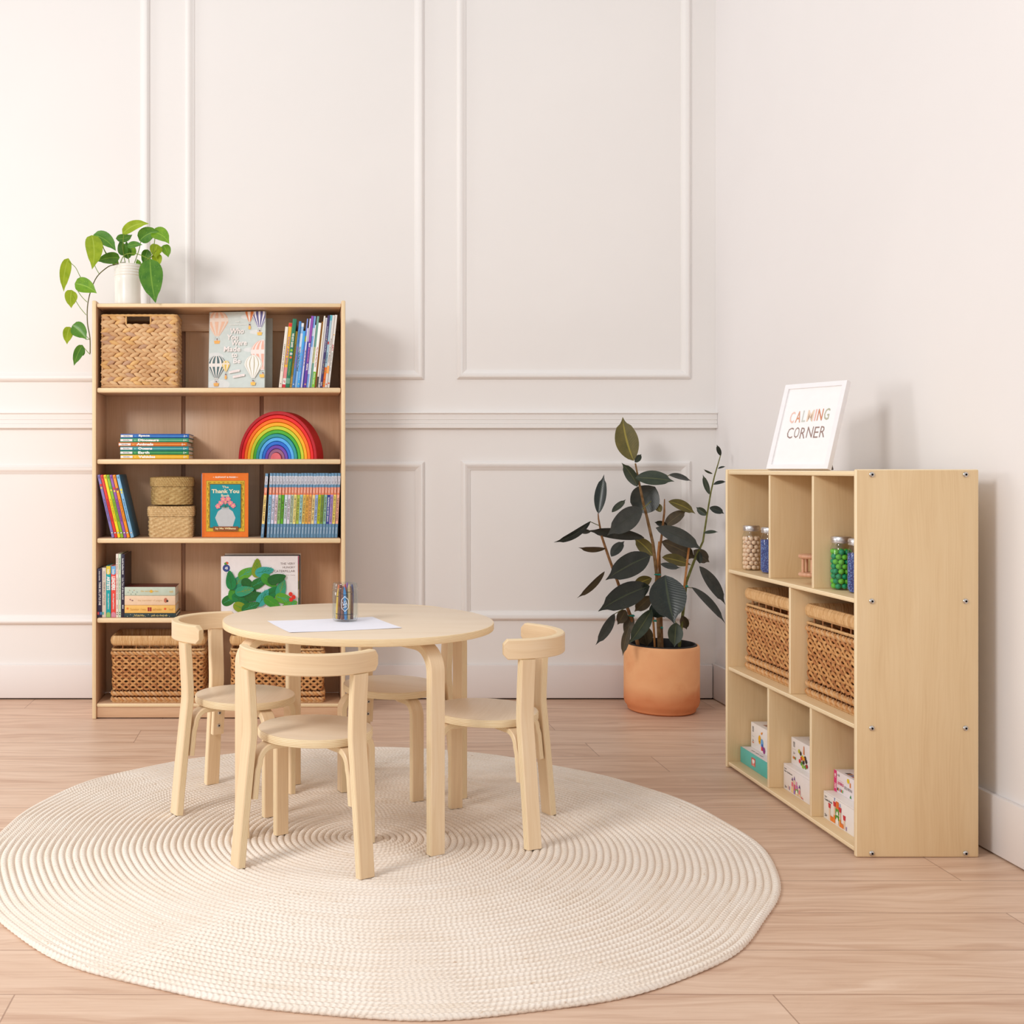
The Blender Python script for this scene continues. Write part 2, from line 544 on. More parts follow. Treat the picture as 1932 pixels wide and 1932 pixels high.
def ply_disc(name, r, z0, z1, top, edge, parent, bev=0.0025, n=96):
    m = MB()
    prof = [(r - bev, z0), (r - bev * 0.3, z0 + bev * 0.3), (r, z0 + bev), (r, z1 - bev), (r - bev * 0.3, z1 - bev * 0.3), (r - bev, z1)]
    per = [0, bev * .8, bev * 1.6, z1 - z0 - bev * 0.8, z1 - z0, z1 - z0 + bev * .8]
    for i in range(len(prof) - 1):
        for a in range(n):
            A, B = a * 2 * PI / n, (a + 1) * 2 * PI / n
            q = []; uv = []
            for (rr, zz), ang, vv in ((prof[i], A, per[i]), (prof[i], B, per[i]), (prof[i + 1], B, per[i + 1]), (prof[i + 1], A, per[i + 1])):
                q.append((rr * math.cos(ang), rr * math.sin(ang), zz)); uv.append((ang * r, vv))
            m.add(q, [(0, 1, 2, 3)], edge, [uv])
    m.disc(r - bev, z1, top, n)
    m.disc(r - bev, z0, top, n, flip=True)
    return m.build(name, parent, smooth=30)

# ------------------------------------------------------------------ table
def table():
    T = thing('round_table', "children's round birch table with bent legs in the middle of the rug", 'table', (0.155, 2.93, RZ))
    ply_disc('tabletop', 0.351, 0.494, 0.512, M_TOP, M_EDGE, T)
    zt = 0.4935 - 0.0107; R = 0.058; rl = 0.337
    pts = [(rl, 0.0), (rl, 0.15), (rl, 0.3), (rl, zt - R)] + arc(rl - R, zt - R, R, 0, PI / 2, 10)[1:] + [(rl - R - 0.05, zt), (rl - R - 0.11, zt)]
    for k in range(4):
        az = math.radians(-60 + 90 * k)
        m = MB()
        strip(m, radial(az, pts), 0.041, 0.021, M_CHAIR, M_CEDGE, (-math.sin(az), math.cos(az), 0))
        m.build('leg', T, smooth=28)
    return T
table()

# ------------------------------------------------------------------ chairs
def screw(mb, p, n, r=0.0055, mat=None, h=0.003):
    """button-head bolt with a hex socket, facing n"""
    n = Vector(n).normalized()
    q = n.to_track_quat('Z', 'Y').to_matrix().to_4x4(); q.translation = Vector(p)
    prof = [(r, 0), (r, h * 0.4), (r * 0.75, h * 0.9), (r * 0.42, h), (r * 0.42, h * 0.35), (0.0001, h * 0.35)]
    N = 18
    for i in range(len(prof) - 1):
        (r0, z0), (r1, z1) = prof[i], prof[i + 1]
        vs = []
        for a in range(N):
            A = a * 2 * PI / N
            vs += [(r0 * math.cos(A), r0 * math.sin(A), z0), (r1 * math.cos(A), r1 * math.sin(A), z1)]
        fs = [(2 * a, 2 * ((a + 1) % N), 2 * ((a + 1) % N) + 1, 2 * a + 1) for a in range(N)]
        mb.add(vs, fs, M_DARK if i >= 3 else (mat or M_STEEL), None, q)

def chair_proto():
    T = thing('kids_chair', '', 'chair')
    ply_disc('seat', 0.136, 0.274, 0.293, M_TOP, M_CEDGE, T)
    for s in (-1, 1):                                    # front legs, bent under the seat
        az = math.atan2(0.097, s * 0.110); rl = 0.1465; zt = 0.274 - 0.0092; R = 0.038
        pts = [(rl, 0.0), (rl, 0.1), (rl, zt - R)] + arc(rl - R, zt - R, R, 0, PI / 2, 8)[1:] + [(rl - R - 0.05, zt)]
        m = MB(); strip(m, radial(az, pts), 0.036, 0.018, M_CHAIR, M_CEDGE, (-math.sin(az), math.cos(az), 0))
        m.build('leg', T, smooth=28)
    for s in (-1, 1):                                    # back legs carry the backrest
        az = math.atan2(-0.124, s * 0.127)
        pts = [(0.206, 0.0), (0.2005, 0.06), (0.190, 0.16), (0.180, 0.25), (0.1765, 0.278), (0.1745, 0.300), (0.1745, 0.325), (0.178, 0.39), (0.182, 0.4475)]
        sd = (-math.sin(az), math.cos(az), 0)
        m = MB(); strip(m, radial(az, pts), 0.040, 0.020, M_CHAIR, M_CEDGE, sd)
        lg = m.build('leg', T, smooth=28)
        zt = 0.274 - 0.008; R = 0.036
        bp = [(0.188 - 0.0185, 0.150), (0.1715 - 0.0092, 0.215), (0.157, zt - R)] + arc(0.157 - R, zt - R, R, 0, PI / 2, 8)[1:] + [(0.157 - R - 0.06, zt)]
        m = MB(); strip(m, radial(az, bp), 0.036, 0.0145, M_CHAIR, M_CEDGE, sd)
        br = m.build('bracket', T, smooth=28)
        for r, z in ((0.1562, 0.212), (0.1605, 0.175)):
            m = MB()
            p = Vector(radial(az, [(r - 0.0005, z)])[0]); screw(m, p, (-math.cos(az), -math.sin(az), -0.1))
            m.build('screw', br)
    m = MB()                                            # curved backrest
    Rm = 0.1605; N = 40; A = math.radians(74); t = 0.021; cy = -0.030
    z0, z1 = 0.4475, 0.4955
    rings = []
    for i in range(N + 1):
        a = -A + 2 * A * i / N
        sarc = min(i, N - i) * 2 * A / N * Rm
        cr = 0.011
        d = 0.0 if sarc > cr else cr - math.sqrt(max(0.0, cr * cr - (cr - sarc) ** 2))
        zz0, zz1 = z0 + d, z1 - d
        dx, dy = math.sin(a), -math.cos(a)
        b = 0.0025
        sec = [(-t / 2 + b, zz0), (t / 2 - b, zz0), (t / 2, zz0 + b), (t / 2, zz1 - b), (t / 2 - b, zz1), (-t / 2 + b, zz1), (-t / 2, zz1 - b), (-t / 2, zz0 + b)]
        rings.append([Vector(((Rm + o) * dx, cy + (Rm + o) * dy, z)) for o, z in sec])
    mats = [M_EDGE, M_CHAIR, M_CHAIR, M_CHAIR, M_EDGE, M_CHAIR, M_CHAIR, M_CHAIR]
    wid = [t, .003, z1 - z0, .003, t, .003, z1 - z0, .003]
    for j in range(8):
        j2 = (j + 1) % 8
        for i in range(N):
            u0, u1 = i * 2 * A / N * Rm, (i + 1) * 2 * A / N * Rm
            m.add([rings[i][j], rings[i][j2], rings[i + 1][j2], rings[i + 1][j]], [(0, 1, 2, 3)], mats[j], [[(u0, 0), (u0, wid[j]), (u1, wid[j]), (u1, 0)]])
    for rg, rev in ((rings[0], True), (rings[-1], False)):
        idx = list(range(8)); uv = [(q.z, (q - rg[0]).xy.length) for q in rg]
        if rev:
            idx.reverse()
        m.add(rg, [tuple(idx)], M_EDGE, [[uv[q] for q in idx]])
    m.build('backrest', T, smooth=30)
    return T
c0 = chair_proto()
chairs = [((0.041, 2.662), (0.242, 0.970), "child's birch chair in front of the table with its curved back to the camera"),
          ((-0.143, 3.054), (0.972, -0.235), "child's birch chair left of the table, in front of the bookcase, facing right"),
          ((0.474, 2.862), (-0.940, 0.339), "child's birch chair right of the table, its backrest to the right"),
          ((0.265, 3.197), (-0.420, -0.907), "child's birch chair behind the table facing the camera, backrest mostly hidden")]
for i, ((x, y), (fx, fy), lab) in enumerate(chairs):
    c = c0 if i == 0 else copy_tree(c0)
    c.location = (x, y, RZ); c.rotation_euler = (0, 0, math.atan2(-fx, fy))
    c['label'] = lab; c['group'] = 'birch chairs around the round table'
# ------------------------------------------------------------------ bookcase
BX0, BX1, BF, BB = -0.753, 0.174, 4.109, 4.398       # left, right, front, back
PT = 0.0156
SH = [0.0570, 0.3705, 0.6625, 0.9520, 1.2135]        # top faces of base and shelves
def bookcase():
    T = thing('bookcase', 'tall five-shelf birch bookcase standing against the panelled wall', 'bookcase', (0, 0, 0))
    for x in (BX0, BX1 - PT):
        m = MB(); m.box((x, BF, 0.0), (x + PT, BB, 1.532), M_CASE, 0.004, 2, M_EDGE); m.build('side_panel', T)
    i0, i1 = BX0 + PT, BX1 - PT
    m = MB(); m.box((i0, BF + 0.006, 1.507), (i1, BB, 1.5225), M_CASE, 0.005, 0, M_EDGE); m.build('top_panel', T)
    for k in (1, 2, 3, 4):
        z = SH[k]
        m = MB(); m.box((i0 + 0.001, BF + 0.005, z - 0.0195), (i1 - 0.001, 4.318, z), M_CASE, 0.006, 0, M_EDGE); m.build('shelf', T)
    m = MB(); m.box((i0, BF + 0.005, SH[0] - 0.0145), (i1, 4.318, SH[0]), M_CASE, 0.005, 0, M_EDGE); m.build('base_shelf', T)
    m = MB(); m.box((i0, BF + 0.010, 0.004), (i1, BF + 0.026, SH[0] - 0.0145), M_CASE, 0.001, 0); m.build('kickboard', T)
    dark = wood('birch_batten_shaded', (176, 132, 100), (160, 116, 86), (146, 102, 74), contrast=0.7)  # darker birch behind the gaps; groove shade is partly put into its colour
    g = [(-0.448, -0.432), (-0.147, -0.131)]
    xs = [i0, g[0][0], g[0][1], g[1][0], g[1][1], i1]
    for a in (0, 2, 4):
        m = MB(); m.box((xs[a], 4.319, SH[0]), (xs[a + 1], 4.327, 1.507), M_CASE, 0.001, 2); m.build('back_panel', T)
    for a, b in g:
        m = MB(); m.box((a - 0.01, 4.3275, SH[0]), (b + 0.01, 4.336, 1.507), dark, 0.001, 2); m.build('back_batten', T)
    m = MB(); m.box((i0, 4.303, 1.443), (i1, 4.3185, 1.507), M_CASE, 0.0015, 0); m.build('back_rail', T)
bookcase()

# ------------------------------------------------------------------ books
def colr(c, rough=0.42):
    return plain(c, rough, 0.4, 3, 60)

def spine_book(name, label, th, h, d, c, loc, rot=(0, 0, 0), group=None, art=None, pivot='l', hard=False, cat='book', cover=None):
    """upright book, spine facing -Y.  Local origin at the lower corner it stands on."""
    T = thing(name, label, cat, (loc[0], loc[1], loc[2] + 0.0003), 0, group, rot)
    x0 = 0.0 if pivot == 'l' else -th
    cm = colr(c); b = 0.0018 if hard else 0.0007
    o = 0.003 if hard else 0.0
    m = MB()
    m.box((x0, 0, 0), (x0 + b, d, h), cm, 0.0004)
    m.box((x0 + th - b, 0, 0), (x0 + th, d, h), cover or cm, 0.0004)
    r = min(0.0012, th * 0.2)
    m.box((x0, -0.0012, 0), (x0 + th, 0.0012, h), cm, r)
    m.build('cover', T)
    m = MB(); m.box((x0 + b, 0.0012, o), (x0 + th - b, d - o - 0.0005, h - o), M_PAGE, 0.0)
    m.build('pages', T)
    if art:
        m = MB(); art(m, x0, th, h)
        if m.v:
            m.build('spine_lettering', T, smooth=0)
    return T

def band(m, x0, th, z0, z1, c, y=-0.0016):
    k = th * 0.47
    xc = x0 + th / 2
    m.poly([(xc - k, y, z0), (xc + k, y, z0), (xc + k, y, z1), (xc - k, y, z1)], colr(c))
def dot(m, x, z, r, c, y=-0.0018, sz=1.0, n=14):
    m.poly([(x + r * math.cos(a * 2 * PI / n), y, z + r * sz * math.sin(a * 2 * PI / n)) for a in range(n)], colr(c))
def stext(m, s, x0, th, z0, z1, c, frac=0.6, y=-0.0019, bold=0.02, dx=0.0):
    """spine lettering reading downwards between z1 (top) and z0"""
    text(m, s, colr(c), spine_down(x0 + th / 2 + dx, y, (z0 + z1) / 2), z1 - z0, th * frac, bold)

# --- top bay: paperbacks leaning to the right
def top_row():
    rows = [  # zoom x of lower left corner, width, height, colour, label, art
        (130, 70, 1390, (236, 228, 214), 'cream', lambda m, x, t, h: (stext(m, 'a little book of the wild wood', x, t, .06, .16, (120, 110, 100), .35), dot(m, x + t / 2, .014, .0018, (120, 90, 70)))),
        (210, 80, 1480, (250, 192, 70), 'yellow', lambda m, x, t, h: (band(m, x, t, h - .014, h - .001, (228, 52, 48)), band(m, x, t, .034, .075, (240, 150, 150)), band(m, x, t, .012, .034, (248, 244, 240)), band(m, x, t, .001, .012, (222, 50, 70)), stext(m, 'YOU ARE BIG', x, t, .085, .19, (150, 110, 190), .5), stext(m, 'UP', x, t, .018, .028, (222, 50, 60), .5))),
        (305, 90, 1570, (44, 122, 92), 'dark green', lambda m, x, t, h: (stext(m, 'WE GOT GAME!', x, t, .148, .2, (245, 245, 235), .55, bold=.04), dot(m, x + t / 2, .137, .0045, (150, 200, 60)), dot(m, x + t / 2, .124, .0045, (240, 240, 240)), dot(m, x + t / 2, .1235, .0016, (30, 30, 30), -.002), dot(m, x + t / 2, .111, .0045, (240, 110, 60)), stext(m, 'teams and players', x, t, .045, .095, (170, 200, 90), .35), band(m, x, t, .014, .034, (120, 165, 140)))),
        (400, 55, 1290, (152, 128, 24), 'olive', lambda m, x, t, h: (stext(m, 'may you grow and see and be', x, t, .09, .16, (40, 35, 20), .4), band(m, x, t, .001, .045, (186, 150, 70)), dot(m, x + t / 2, .042, .0015, (30, 28, 20)), dot(m, x + t / 2, .01, .0017, (30, 28, 20)))),
        (470, 55, 1515, (74, 132, 196), 'medium blue', lambda m, x, t, h: (stext(m, 'HOW WE PLAY', x, t, .07, .15, (200, 90, 130), .45), stext(m, 'a picture story', x, t, .16, .21, (40, 80, 160), .4), dot(m, x + t / 2, .012, .002, (235, 240, 245)))),
        (520, 60, 1480, (156, 200, 236), 'pale blue with white', lambda m, x, t, h: (band(m, x, t, .13, .2, (222, 234, 244)), stext(m, 'Did Brave Fred Find a Friend?', x, t, .06, .15, (36, 40, 60), .55), band(m, x, t, h - .014, h - .001, (240, 244, 248)))),
        (580, 55, 1295, (72, 168, 236), 'bright sky blue', lambda m, x, t, h: (stext(m, 'the sea and sky', x, t, .06, .14, (200, 110, 150), .4), stext(m, 'words by us', x, t, .028, .058, (230, 240, 250), .4), dot(m, x + t / 2, .013, .0018, (240, 220, 90)))),
        (640, 30, 1580, (128, 150, 222), 'periwinkle', lambda m, x, t, h: (band(m, x, t, .17, .19, (190, 200, 60)),)),
        (672, 28, 1360, (226, 222, 240), 'lilac-white', lambda m, x, t, h: (stext(m, 'fun', x, t, .08, .14, (150, 60, 90), .5),)),
        (700, 30, 1590, (78, 92, 190), 'deep blue', lambda m, x, t, h: (band(m, x, t, .17, h - .002, (228, 228, 244)),)),
        (732, 55, 1640, (112, 66, 168), 'purple', lambda m, x, t, h: (stext(m, 'MAYA', x, t, .063, .088, (245, 240, 235), .65, bold=.04), stext(m, 'the very cool robot', x, t, .095, .145, (240, 140, 150), .6), stext(m, 'BOY', x, t, .148, .163, (248, 245, 240), .65, bold=.04), band(m, x, t, .17, h - .002, (150, 80, 175)), dot(m, x + t / 2, .012, .0026, (245, 180, 90)))),
        (787, 50, 1635, (136, 180, 240), 'blue and white', lambda m, x, t, h: (band(m, x, t, .05, .15, (205, 220, 246)), band(m, x, t, .19, .22, (214, 228, 248)))),
        (850, 22, 1430, (240, 240, 238), 'thin white', None),
        (872, 50, 1635, (120, 168, 152), 'sage green', lambda m, x, t, h: (band(m, x, t, .09, .15, (190, 205, 170)), stext(m, 'WHO WILL GROW', x, t, .095, .15, (215, 180, 90), .5))),
        (924, 64, 1480, (246, 246, 242), 'white with a lime green foot', lambda m, x, t, h: (stext(m, 'The Fruit Flies Picnic', x, t, .075, .15, (190, 70, 70), .4), band(m, x, t, .001, .058, (126, 196, 50)), stext(m, 'little tales', x, t, .012, .052, (240, 248, 230), .4, -.0021))),
        (990, 38, 1510, (150, 96, 14), 'mustard brown', None),
        (1030, 34, 1640, (238, 234, 220), 'ivory', lambda m, x, t, h: (band(m, x, t, .001, .04, (60, 52, 40)),)),
        (1066, 50, 1600, (226, 222, 224), 'soft grey', lambda m, x, t, h: (dot(m, x + t / 2, .014, .0018, (90, 80, 80)),)),
        (1118, 50, 1650, (66, 56, 108), 'navy blue', lambda m, x, t, h: (stext(m, 'world around us is a good fine place', x, t, .13, .226, (214, 214, 232), .55), stext(m, 'the night garden', x, t, .05, .105, (190, 180, 140), .5), stext(m, 'little', x, t, .005, .02, (240, 240, 240), .5), dot(m, x + t / 2, .178, .002, (240, 200, 60)))),
        (1170, 56, 1660, (176, 208, 222), 'pale blue with orange foot', lambda m, x, t, h: (band(m, x, t, .002, .075, (236, 120, 44)), dot(m, x + t / 2, .06, .002, (110, 180, 60)), dot(m, x + t / 2, .03, .0024, (220, 60, 50)), dot(m, x + t / 2, .014, .002, (120, 190, 70)), stext(m, 'CARROTS', x, t, .09, .13, (50, 90, 130), .5), dot(m, x + t / 2, .165, .0028, (200, 70, 70), sz=2.2), band(m, x, t, h - .02, h - .001, (100, 190, 205)))),
        (1230, 52, 1655, (222, 216, 212), 'light grey with orange band', lambda m, x, t, h: (band(m, x, t, .052, .08, (246, 170, 88)), stext(m, 'Fox and Bear', x, t, .09, .18, (150, 130, 120), .4), dot(m, x + t / 2, .012, .0026, (220, 90, 70)))),
        (1286, 54, 1665, (238, 236, 232), 'white with red lettering', lambda m, x, t, h: (stext(m, 'stories for my', x, t, .06, .13, (120, 130, 120), .4), stext(m, 'ART', x, t, .135, .16, (214, 90, 90), .6), dot(m, x + t / 2, .195, .002, (240, 180, 60)), dot(m, x + t / 2, .016, .003, (230, 110, 80)))),
    ]
    lean = math.radians(6.2)
    K = 12.07 * 513.3
    x = (515 + 130 / 12.07 - CX) / 513.3
    ordn = ['first', 'second', 'third', 'fourth', 'fifth', 'sixth', 'seventh', 'eighth', 'ninth', 'tenth', 'eleventh', 'twelfth', 'thirteenth', 'fourteenth', 'fifteenth', 'sixteenth', 'seventeenth', 'eighteenth', 'nineteenth', 'twentieth', 'twenty-first', 'last']
    for i, (zx, w, hh, c, nm, art) in enumerate(rows):
        th = w / K * 0.995
        x += (th + 0.0002) / math.cos(lean)
        spine_book('paperback_book', '%s paperback, %s from left in the leaning top-shelf row' % (nm, ordn[i]), th, hh / K, 0.165 if i % 3 else 0.172, c,
                   (x, 4.124 + (0.004 if i % 2 else 0.0), SH[4]), (0, lean, 0), 'paperbacks leaning on the top shelf', art, 'r')
top_row()

# --- third shelf: seven hardbacks leaning left, blue-capped readers on the right
def lean_left():
    cs = [((138, 128, 194), 'periwinkle purple', (110, 40, 60)), ((234, 62, 54), 'red', (150, 30, 30)), ((246, 226, 40), 'yellow', (120, 100, 20)), ((142, 190, 52), 'lime green', (60, 90, 20)),
          ((152, 90, 172), 'violet', (80, 30, 90)), ((250, 152, 36), 'orange', (140, 70, 20)), ((134, 188, 228), 'pale blue', (30, 60, 100))]
    lean = -math.radians(13.2)
    x = (170 + 575 / 13.8 - CX) / 513.3
    for i, (c, nm, ink) in enumerate(cs):
        th = 0.0098 if i < 6 else 0.0112
        def art(m, xx, t, h, i=i, ink=ink):
            stext(m, 'MY BOOK OF SMALL STORIES', xx, t, .06, .145, ink, .3)
            stext(m, 'no', xx, t, h - .014, h - .006, ink, .4)
            dot(m, xx + t / 2, .018, .0042, (40, 36, 40), sz=.7); dot(m, xx + t / 2, .018, .0034, (236, 232, 228), -.002, sz=.6)
            if i not in (1, 2):
                dot(m, xx + t * .55, .197 - i * .003, .0042, ((220, 60, 60), 0, 0, (110, 180, 70), (214, 70, 70), (120, 60, 110), (235, 220, 70))[i] or (200, 80, 60), sz=1.25)
                dot(m, xx + t * .5, .187 - i * .003, .0034, (240, 214, 90), -.0021)
        lab = '%s-spined hardback leaning to the left on the middle shelf' % nm if i < 6 else 'pale blue hardback at the right end of the left-leaning row, cover showing'
        spine_book('storybook', lab, th, 0.236, 0.168, c, (x, 4.122, SH[2]), (0, lean, 0), 'hardbacks leaning left on the middle shelf', art, 'l', True,
                   cover=colr((58, 116, 150)) if i == 6 else None)
        x += (th + 0.0012) / math.cos(lean) + (0.002 if i == 5 else 0)
lean_left()

def readers():
    T_ = [("I WILL TAKE A NAP!", (246, 214, 130), 'buttery yellow'), ("WATCH ME THROW THE BALL!", (150, 204, 240), 'sky blue'), ("CAN I PLAY TOO?", (216, 220, 242), 'pale lilac'),
          ("I LOVE MY NEW TOY!", (232, 206, 216), 'dusty pink'), ("MY FRIEND IS SAD", (150, 194, 110), 'leaf green'), ("I'M A FROG!", (92, 172, 24), 'grass green'),
          ("I AM GOING!", (206, 222, 224), 'ice grey'), ("HAPPY PIG DAY!", (222, 214, 228), 'lavender grey'), ("ELEPHANTS CANNOT DANCE!", (188, 206, 178), 'sage grey'),
          ("I AM INVITED TO A PARTY!", (244, 228, 140), 'pale yellow'), ("WE ARE IN A BOOK!", (178, 194, 70), 'olive lime'), ("LISTEN TO MY TRUMPET!", (166, 218, 218), 'aqua'),
          ("I WILL SURPRISE MY FRIEND!", (236, 200, 96), 'mustard yellow'), ("THERE IS A BIRD ON YOUR HEAD!", (246, 180, 70), 'amber'), ("LET'S GO FOR A DRIVE!", (246, 176, 96), 'light orange'),
          ("I BROKE MY TRUNK!", (240, 212, 140), 'sand'), ("TODAY I WILL FLY!", (160, 184, 230), 'periwinkle blue'), ("I REALLY LIKE SLOP!", (190, 200, 0), 'chartreuse'),
          ("SHOULD I SHARE MY ICE CREAM?", (120, 152, 50), 'moss green'), ("PIGS MAKE ME SNEEZE!", (150, 200, 176), 'mint green'), ("WAITING IS NOT EASY!", (48, 60, 150), 'navy'),
          ("ARE YOU READY TO PLAY OUTSIDE?", (176, 140, 208), 'lavender purple'), ("A BIG GUY TOOK MY BALL!", (246, 220, 110), 'lemon'), ("THE BOOK OF THANKS", (246, 178, 150), 'salmon pink')]
    xs = [80, 205, 275, 345, 412, 480, 548, 615, 680, 745, 812, 872, 940, 1005, 1070, 1138, 1200, 1265, 1328, 1395, 1460, 1525, 1590, 1660]
    lean = math.radians(3.0)
    h = 0.2375
    xprev = -9
    for i, ((s, c, nm), zx) in enumerate(zip(T_, xs)):
        ln = math.radians(4.2) if i == 0 else lean
        th = 0.0104
        x = (485 + zx / 11.365 - CX) / 513.3 + th / math.cos(ln)
        x = max(x, xprev + (th + 0.0001) / math.cos(ln)); xprev = x
        ink = (245, 245, 245) if c[0] < 60 else (96, 82, 60)
        def art(m, xx, t, hh, s=s, c=c, ink=ink):
            band(m, xx, t, hh * .215, hh * .665, c)
            band(m, xx, t, hh * .665, hh * .78, (236, 132, 92))
            band(m, xx, t, hh * .825, hh * .955, (226, 228, 236))
            stext(m, 'A FUNNY', xx, t, hh * .69, hh * .775, (250, 220, 205), .6, -.0020)
            stext(m, 'WILLEMS', xx, t, hh * .83, hh * .95, (150, 150, 170), .5, -.0020)
            n = min(1.0, 0.45 + len(s) * 0.025)
            mid = hh * .44
            stext(m, s, xx, t, mid - hh * .2 * n, mid + hh * .2 * n, ink, .55, -.0020)
            stext(m, 'BOOKS', xx, t, hh * .06, hh * .16, (200, 214, 228), .4)
        pos = 'leftmost' if i == 0 else ('rightmost' if i == 23 else 'number %d from the left' % (i + 1))
        spine_book('early_reader', 'slim blue-capped book with %s title band, %s in its row' % (nm, pos), th, h - (0.001 if i % 5 == 0 else 0), 0.165, (104, 146, 178),
                   (x, 4.123 + 0.0015 * (i % 3), SH[2]), (0, ln, 0), 'blue-capped slim books on the middle shelf', art, 'r', True)
readers()

# --- fourth shelf: upright books and a flat stack
def upright():
    def side(c, s, ink, foot=None):
        def art(m, x, t, h):
            stext(m, s, x, t, .045, .13, ink, .5)
            stext(m, 'true stories', x, t, .135, .17, ink, .3)
            if foot:
                for k, cc in enumerate(foot):
                    band_k = t * .9 / len(foot)
                    xa = x + t * .05 + k * band_k
                    m.poly([(xa, -.0016, .010), (xa + band_k, -.0016, .010), (xa + band_k, -.0016, .02), (xa, -.0016, .02)], colr(cc))
        return art
    def topped(cap, s, ink, foot):
        def art(m, x, t, h):
            band(m, x, t, h - .024, h - .0005, cap); dot(m, x + t / 2, h - .024, t * .46, cap)
            stext(m, s, x, t, .1, .15, (246, 246, 242), .75, bold=.05)
            stext(m, 'who changed history', x, t, .03, .088, (236, 240, 240), .4)
            stext(m, 'little', x, t, h - .03, h - .012, (246, 240, 230), .5)
            band(m, x, t, .001, .014, foot); dot(m, x + t / 2, .012, t * .45, foot)
        return art
    def leafy(ink, c2):
        def art(m, x, t, h):
            stext(m, 'Little Tales', x, t, .115, .145, ink, .5, bold=0.0)
            stext(m, 'of the world', x, t, .066, .112, ink, .4)
            stext(m, 'bold ladies', x, t, h - .058, h - .016, ink, .45)
            dot(m, x + t / 2, .018, t * .22, (60, 50, 46)); dot(m, x + t / 2, .011, t * .22, (60, 50, 46))
            for k in range(3):
                dot(m, x + t / 2, .16 + .005 * k, t * .16, c2)
                dot(m, x + t / 2, .034 + .005 * k, t * .16, c2)
        return art
    rows = [(115, 220, 1015, (48, 42, 70), 'navy', side(0, 'THINK BIG, LITTLE ONE', (236, 232, 228), [(220, 70, 60), (90, 60, 110), (70, 140, 200)])),
            (222, 308, 1030, (226, 212, 194), 'beige', side(0, 'DREAM BIG, LITTLE ONE', (160, 140, 130), [(90, 180, 170), (230, 200, 170)])),
            (311, 408, 1070, (20, 168, 172), 'teal', topped((232, 206, 66), 'ARTISTS', 0, (150, 190, 110))),
            (416, 520, 1070, (236, 80, 70), 'coral red', topped((112, 176, 224), 'LEADERS', 0, (214, 140, 160))),
            (522, 575, 1320, (240, 226, 214), 'tall cream', leafy((140, 110, 100), (180, 60, 60))),
            (577, 632, 1318, (206, 224, 200), 'tall mint green', leafy((110, 120, 90), (220, 190, 80))),
            (634, 712, 1315, (44, 36, 60), 'tall dark navy', leafy((236, 236, 240), (240, 240, 240)))]
    ax = (170 - CX) / 513.3
    for a, b, hh, c, nm, art in rows:
        x = ax + 0.0072 + (a - 115) * .958 / 11.04 / 513.3 + 115 / 11.04 / 513.3
        th = (b - a) * .955 / 11.04 / 513.3
        spine_book('hardback_book', '%s-spined book standing upright at the left end of the fourth shelf' % nm, th, hh / 11.04 / 513.3, 0.125 if hh < 1100 else 0.165, c, (x, 4.123, SH[1]), (0, 0, 0),
                   'upright books on the fourth shelf', art, 'l', True, cover=colr((52, 40, 40)) if 'navy' in nm and 'tall' in nm else None)
upright()

def flat_book(name, label, w, th, d, c, loc, rz=0.0, group=None, art=None, top=None, hard=True):
    """lying book, spine facing -Y, origin at its lower left front corner"""
    T = thing(name, label, 'book', loc, rz, group)
    b = 0.002 if hard else 0.0008
    m = MB(); cm = colr(c)
    m.box((0, 0, 0), (w, d, b), cm, 0.0004); m.box((0, 0, th - b), (w, d, th), top or cm, 0.0004)
    r = min(0.004, th * 0.25)
    m.box((0, -0.002, 0), (w, 0.002, th), cm, r, 0, seg=3)
    m.build('cover', T)
    m = MB(); m.box((0.003, 0.002, b), (w - 0.003, d - 0.003, th - b), M_PAGE); m.build('pages', T)
    if art:
        m = MB(); art(m, w, th); m.build('spine_lettering', T, smooth=0)
    return T

def ftext(m, s, x0, x1, th, c, frac=.5, y=-0.0026, bold=.02, zc=.5):
    text(m, s, colr(c), front((x0 + x1) / 2, y, th * zc), x1 - x0, th * frac, bold)
def fbox(m, x0, x1, z0, z1, c, y=-0.0024):
    m.poly([(x0, y, z0), (x1, y, z0), (x1, y, z1), (x0, y, z1)], colr(c))

def stack_two():
    rows = [('Vehicles', (228, 172, 14), 'yellow', (250, 208, 90)), ('Earth', (34, 122, 76), 'dark green', (90, 180, 100)), ('Oceans', (40, 130, 140), 'teal', (120, 200, 190)), ('Animals', (206, 106, 24), 'orange', (240, 160, 80)),
            ('Dinosaurs', (52, 140, 104), 'jade green', (130, 200, 150)), ('Space', (32, 90, 168), 'blue', (80, 150, 220))]
    z = SH[3] + 0.0003
    x = (215 + 150 / 12.07 - CX) / 513.3
    offs = [0.001, 0, 0, -0.006, 0, 0.0015]
    for i, (s, c, nm, c2) in enumerate(rows):
        th = 0.0152
        def art(m, w, t, s=s, c2=c2):
            fbox(m, .001, .045, t * .22, t * .74, (238, 234, 232))
            fbox(m, .05, .06, t * .3, t * .6, c2)
            fbox(m, .062, w - .004, t * .36, t * .56, c2)
            L = {'Space': .042, 'Dinosaurs': .076, 'Animals': .062, 'Oceans': .052, 'Earth': .042, 'Vehicles': .062}[s]
            ftext(m, s, .066, .066 + L, t, (250, 248, 244), .62, -.0028, .05, .52)
            ftext(m, 'kids', .012, .034, t, (150, 146, 146), .3, -.0028)
            ftext(m, 'A', w - .02, w - .015, t, (240, 240, 240), .6, -.0028)
            dot(m, w - .011, t * .5, t * .12, (245, 245, 240), -.0027)
        flat_book('picture_encyclopedia', 'glossy %s-spined hardback in the flat stack of six on the second shelf' % nm, 0.2515, th, 0.188, c, (x + offs[i], 4.122, z), 0, 'flat stack of six glossy books', art)
        z += th + 0.0001
stack_two()

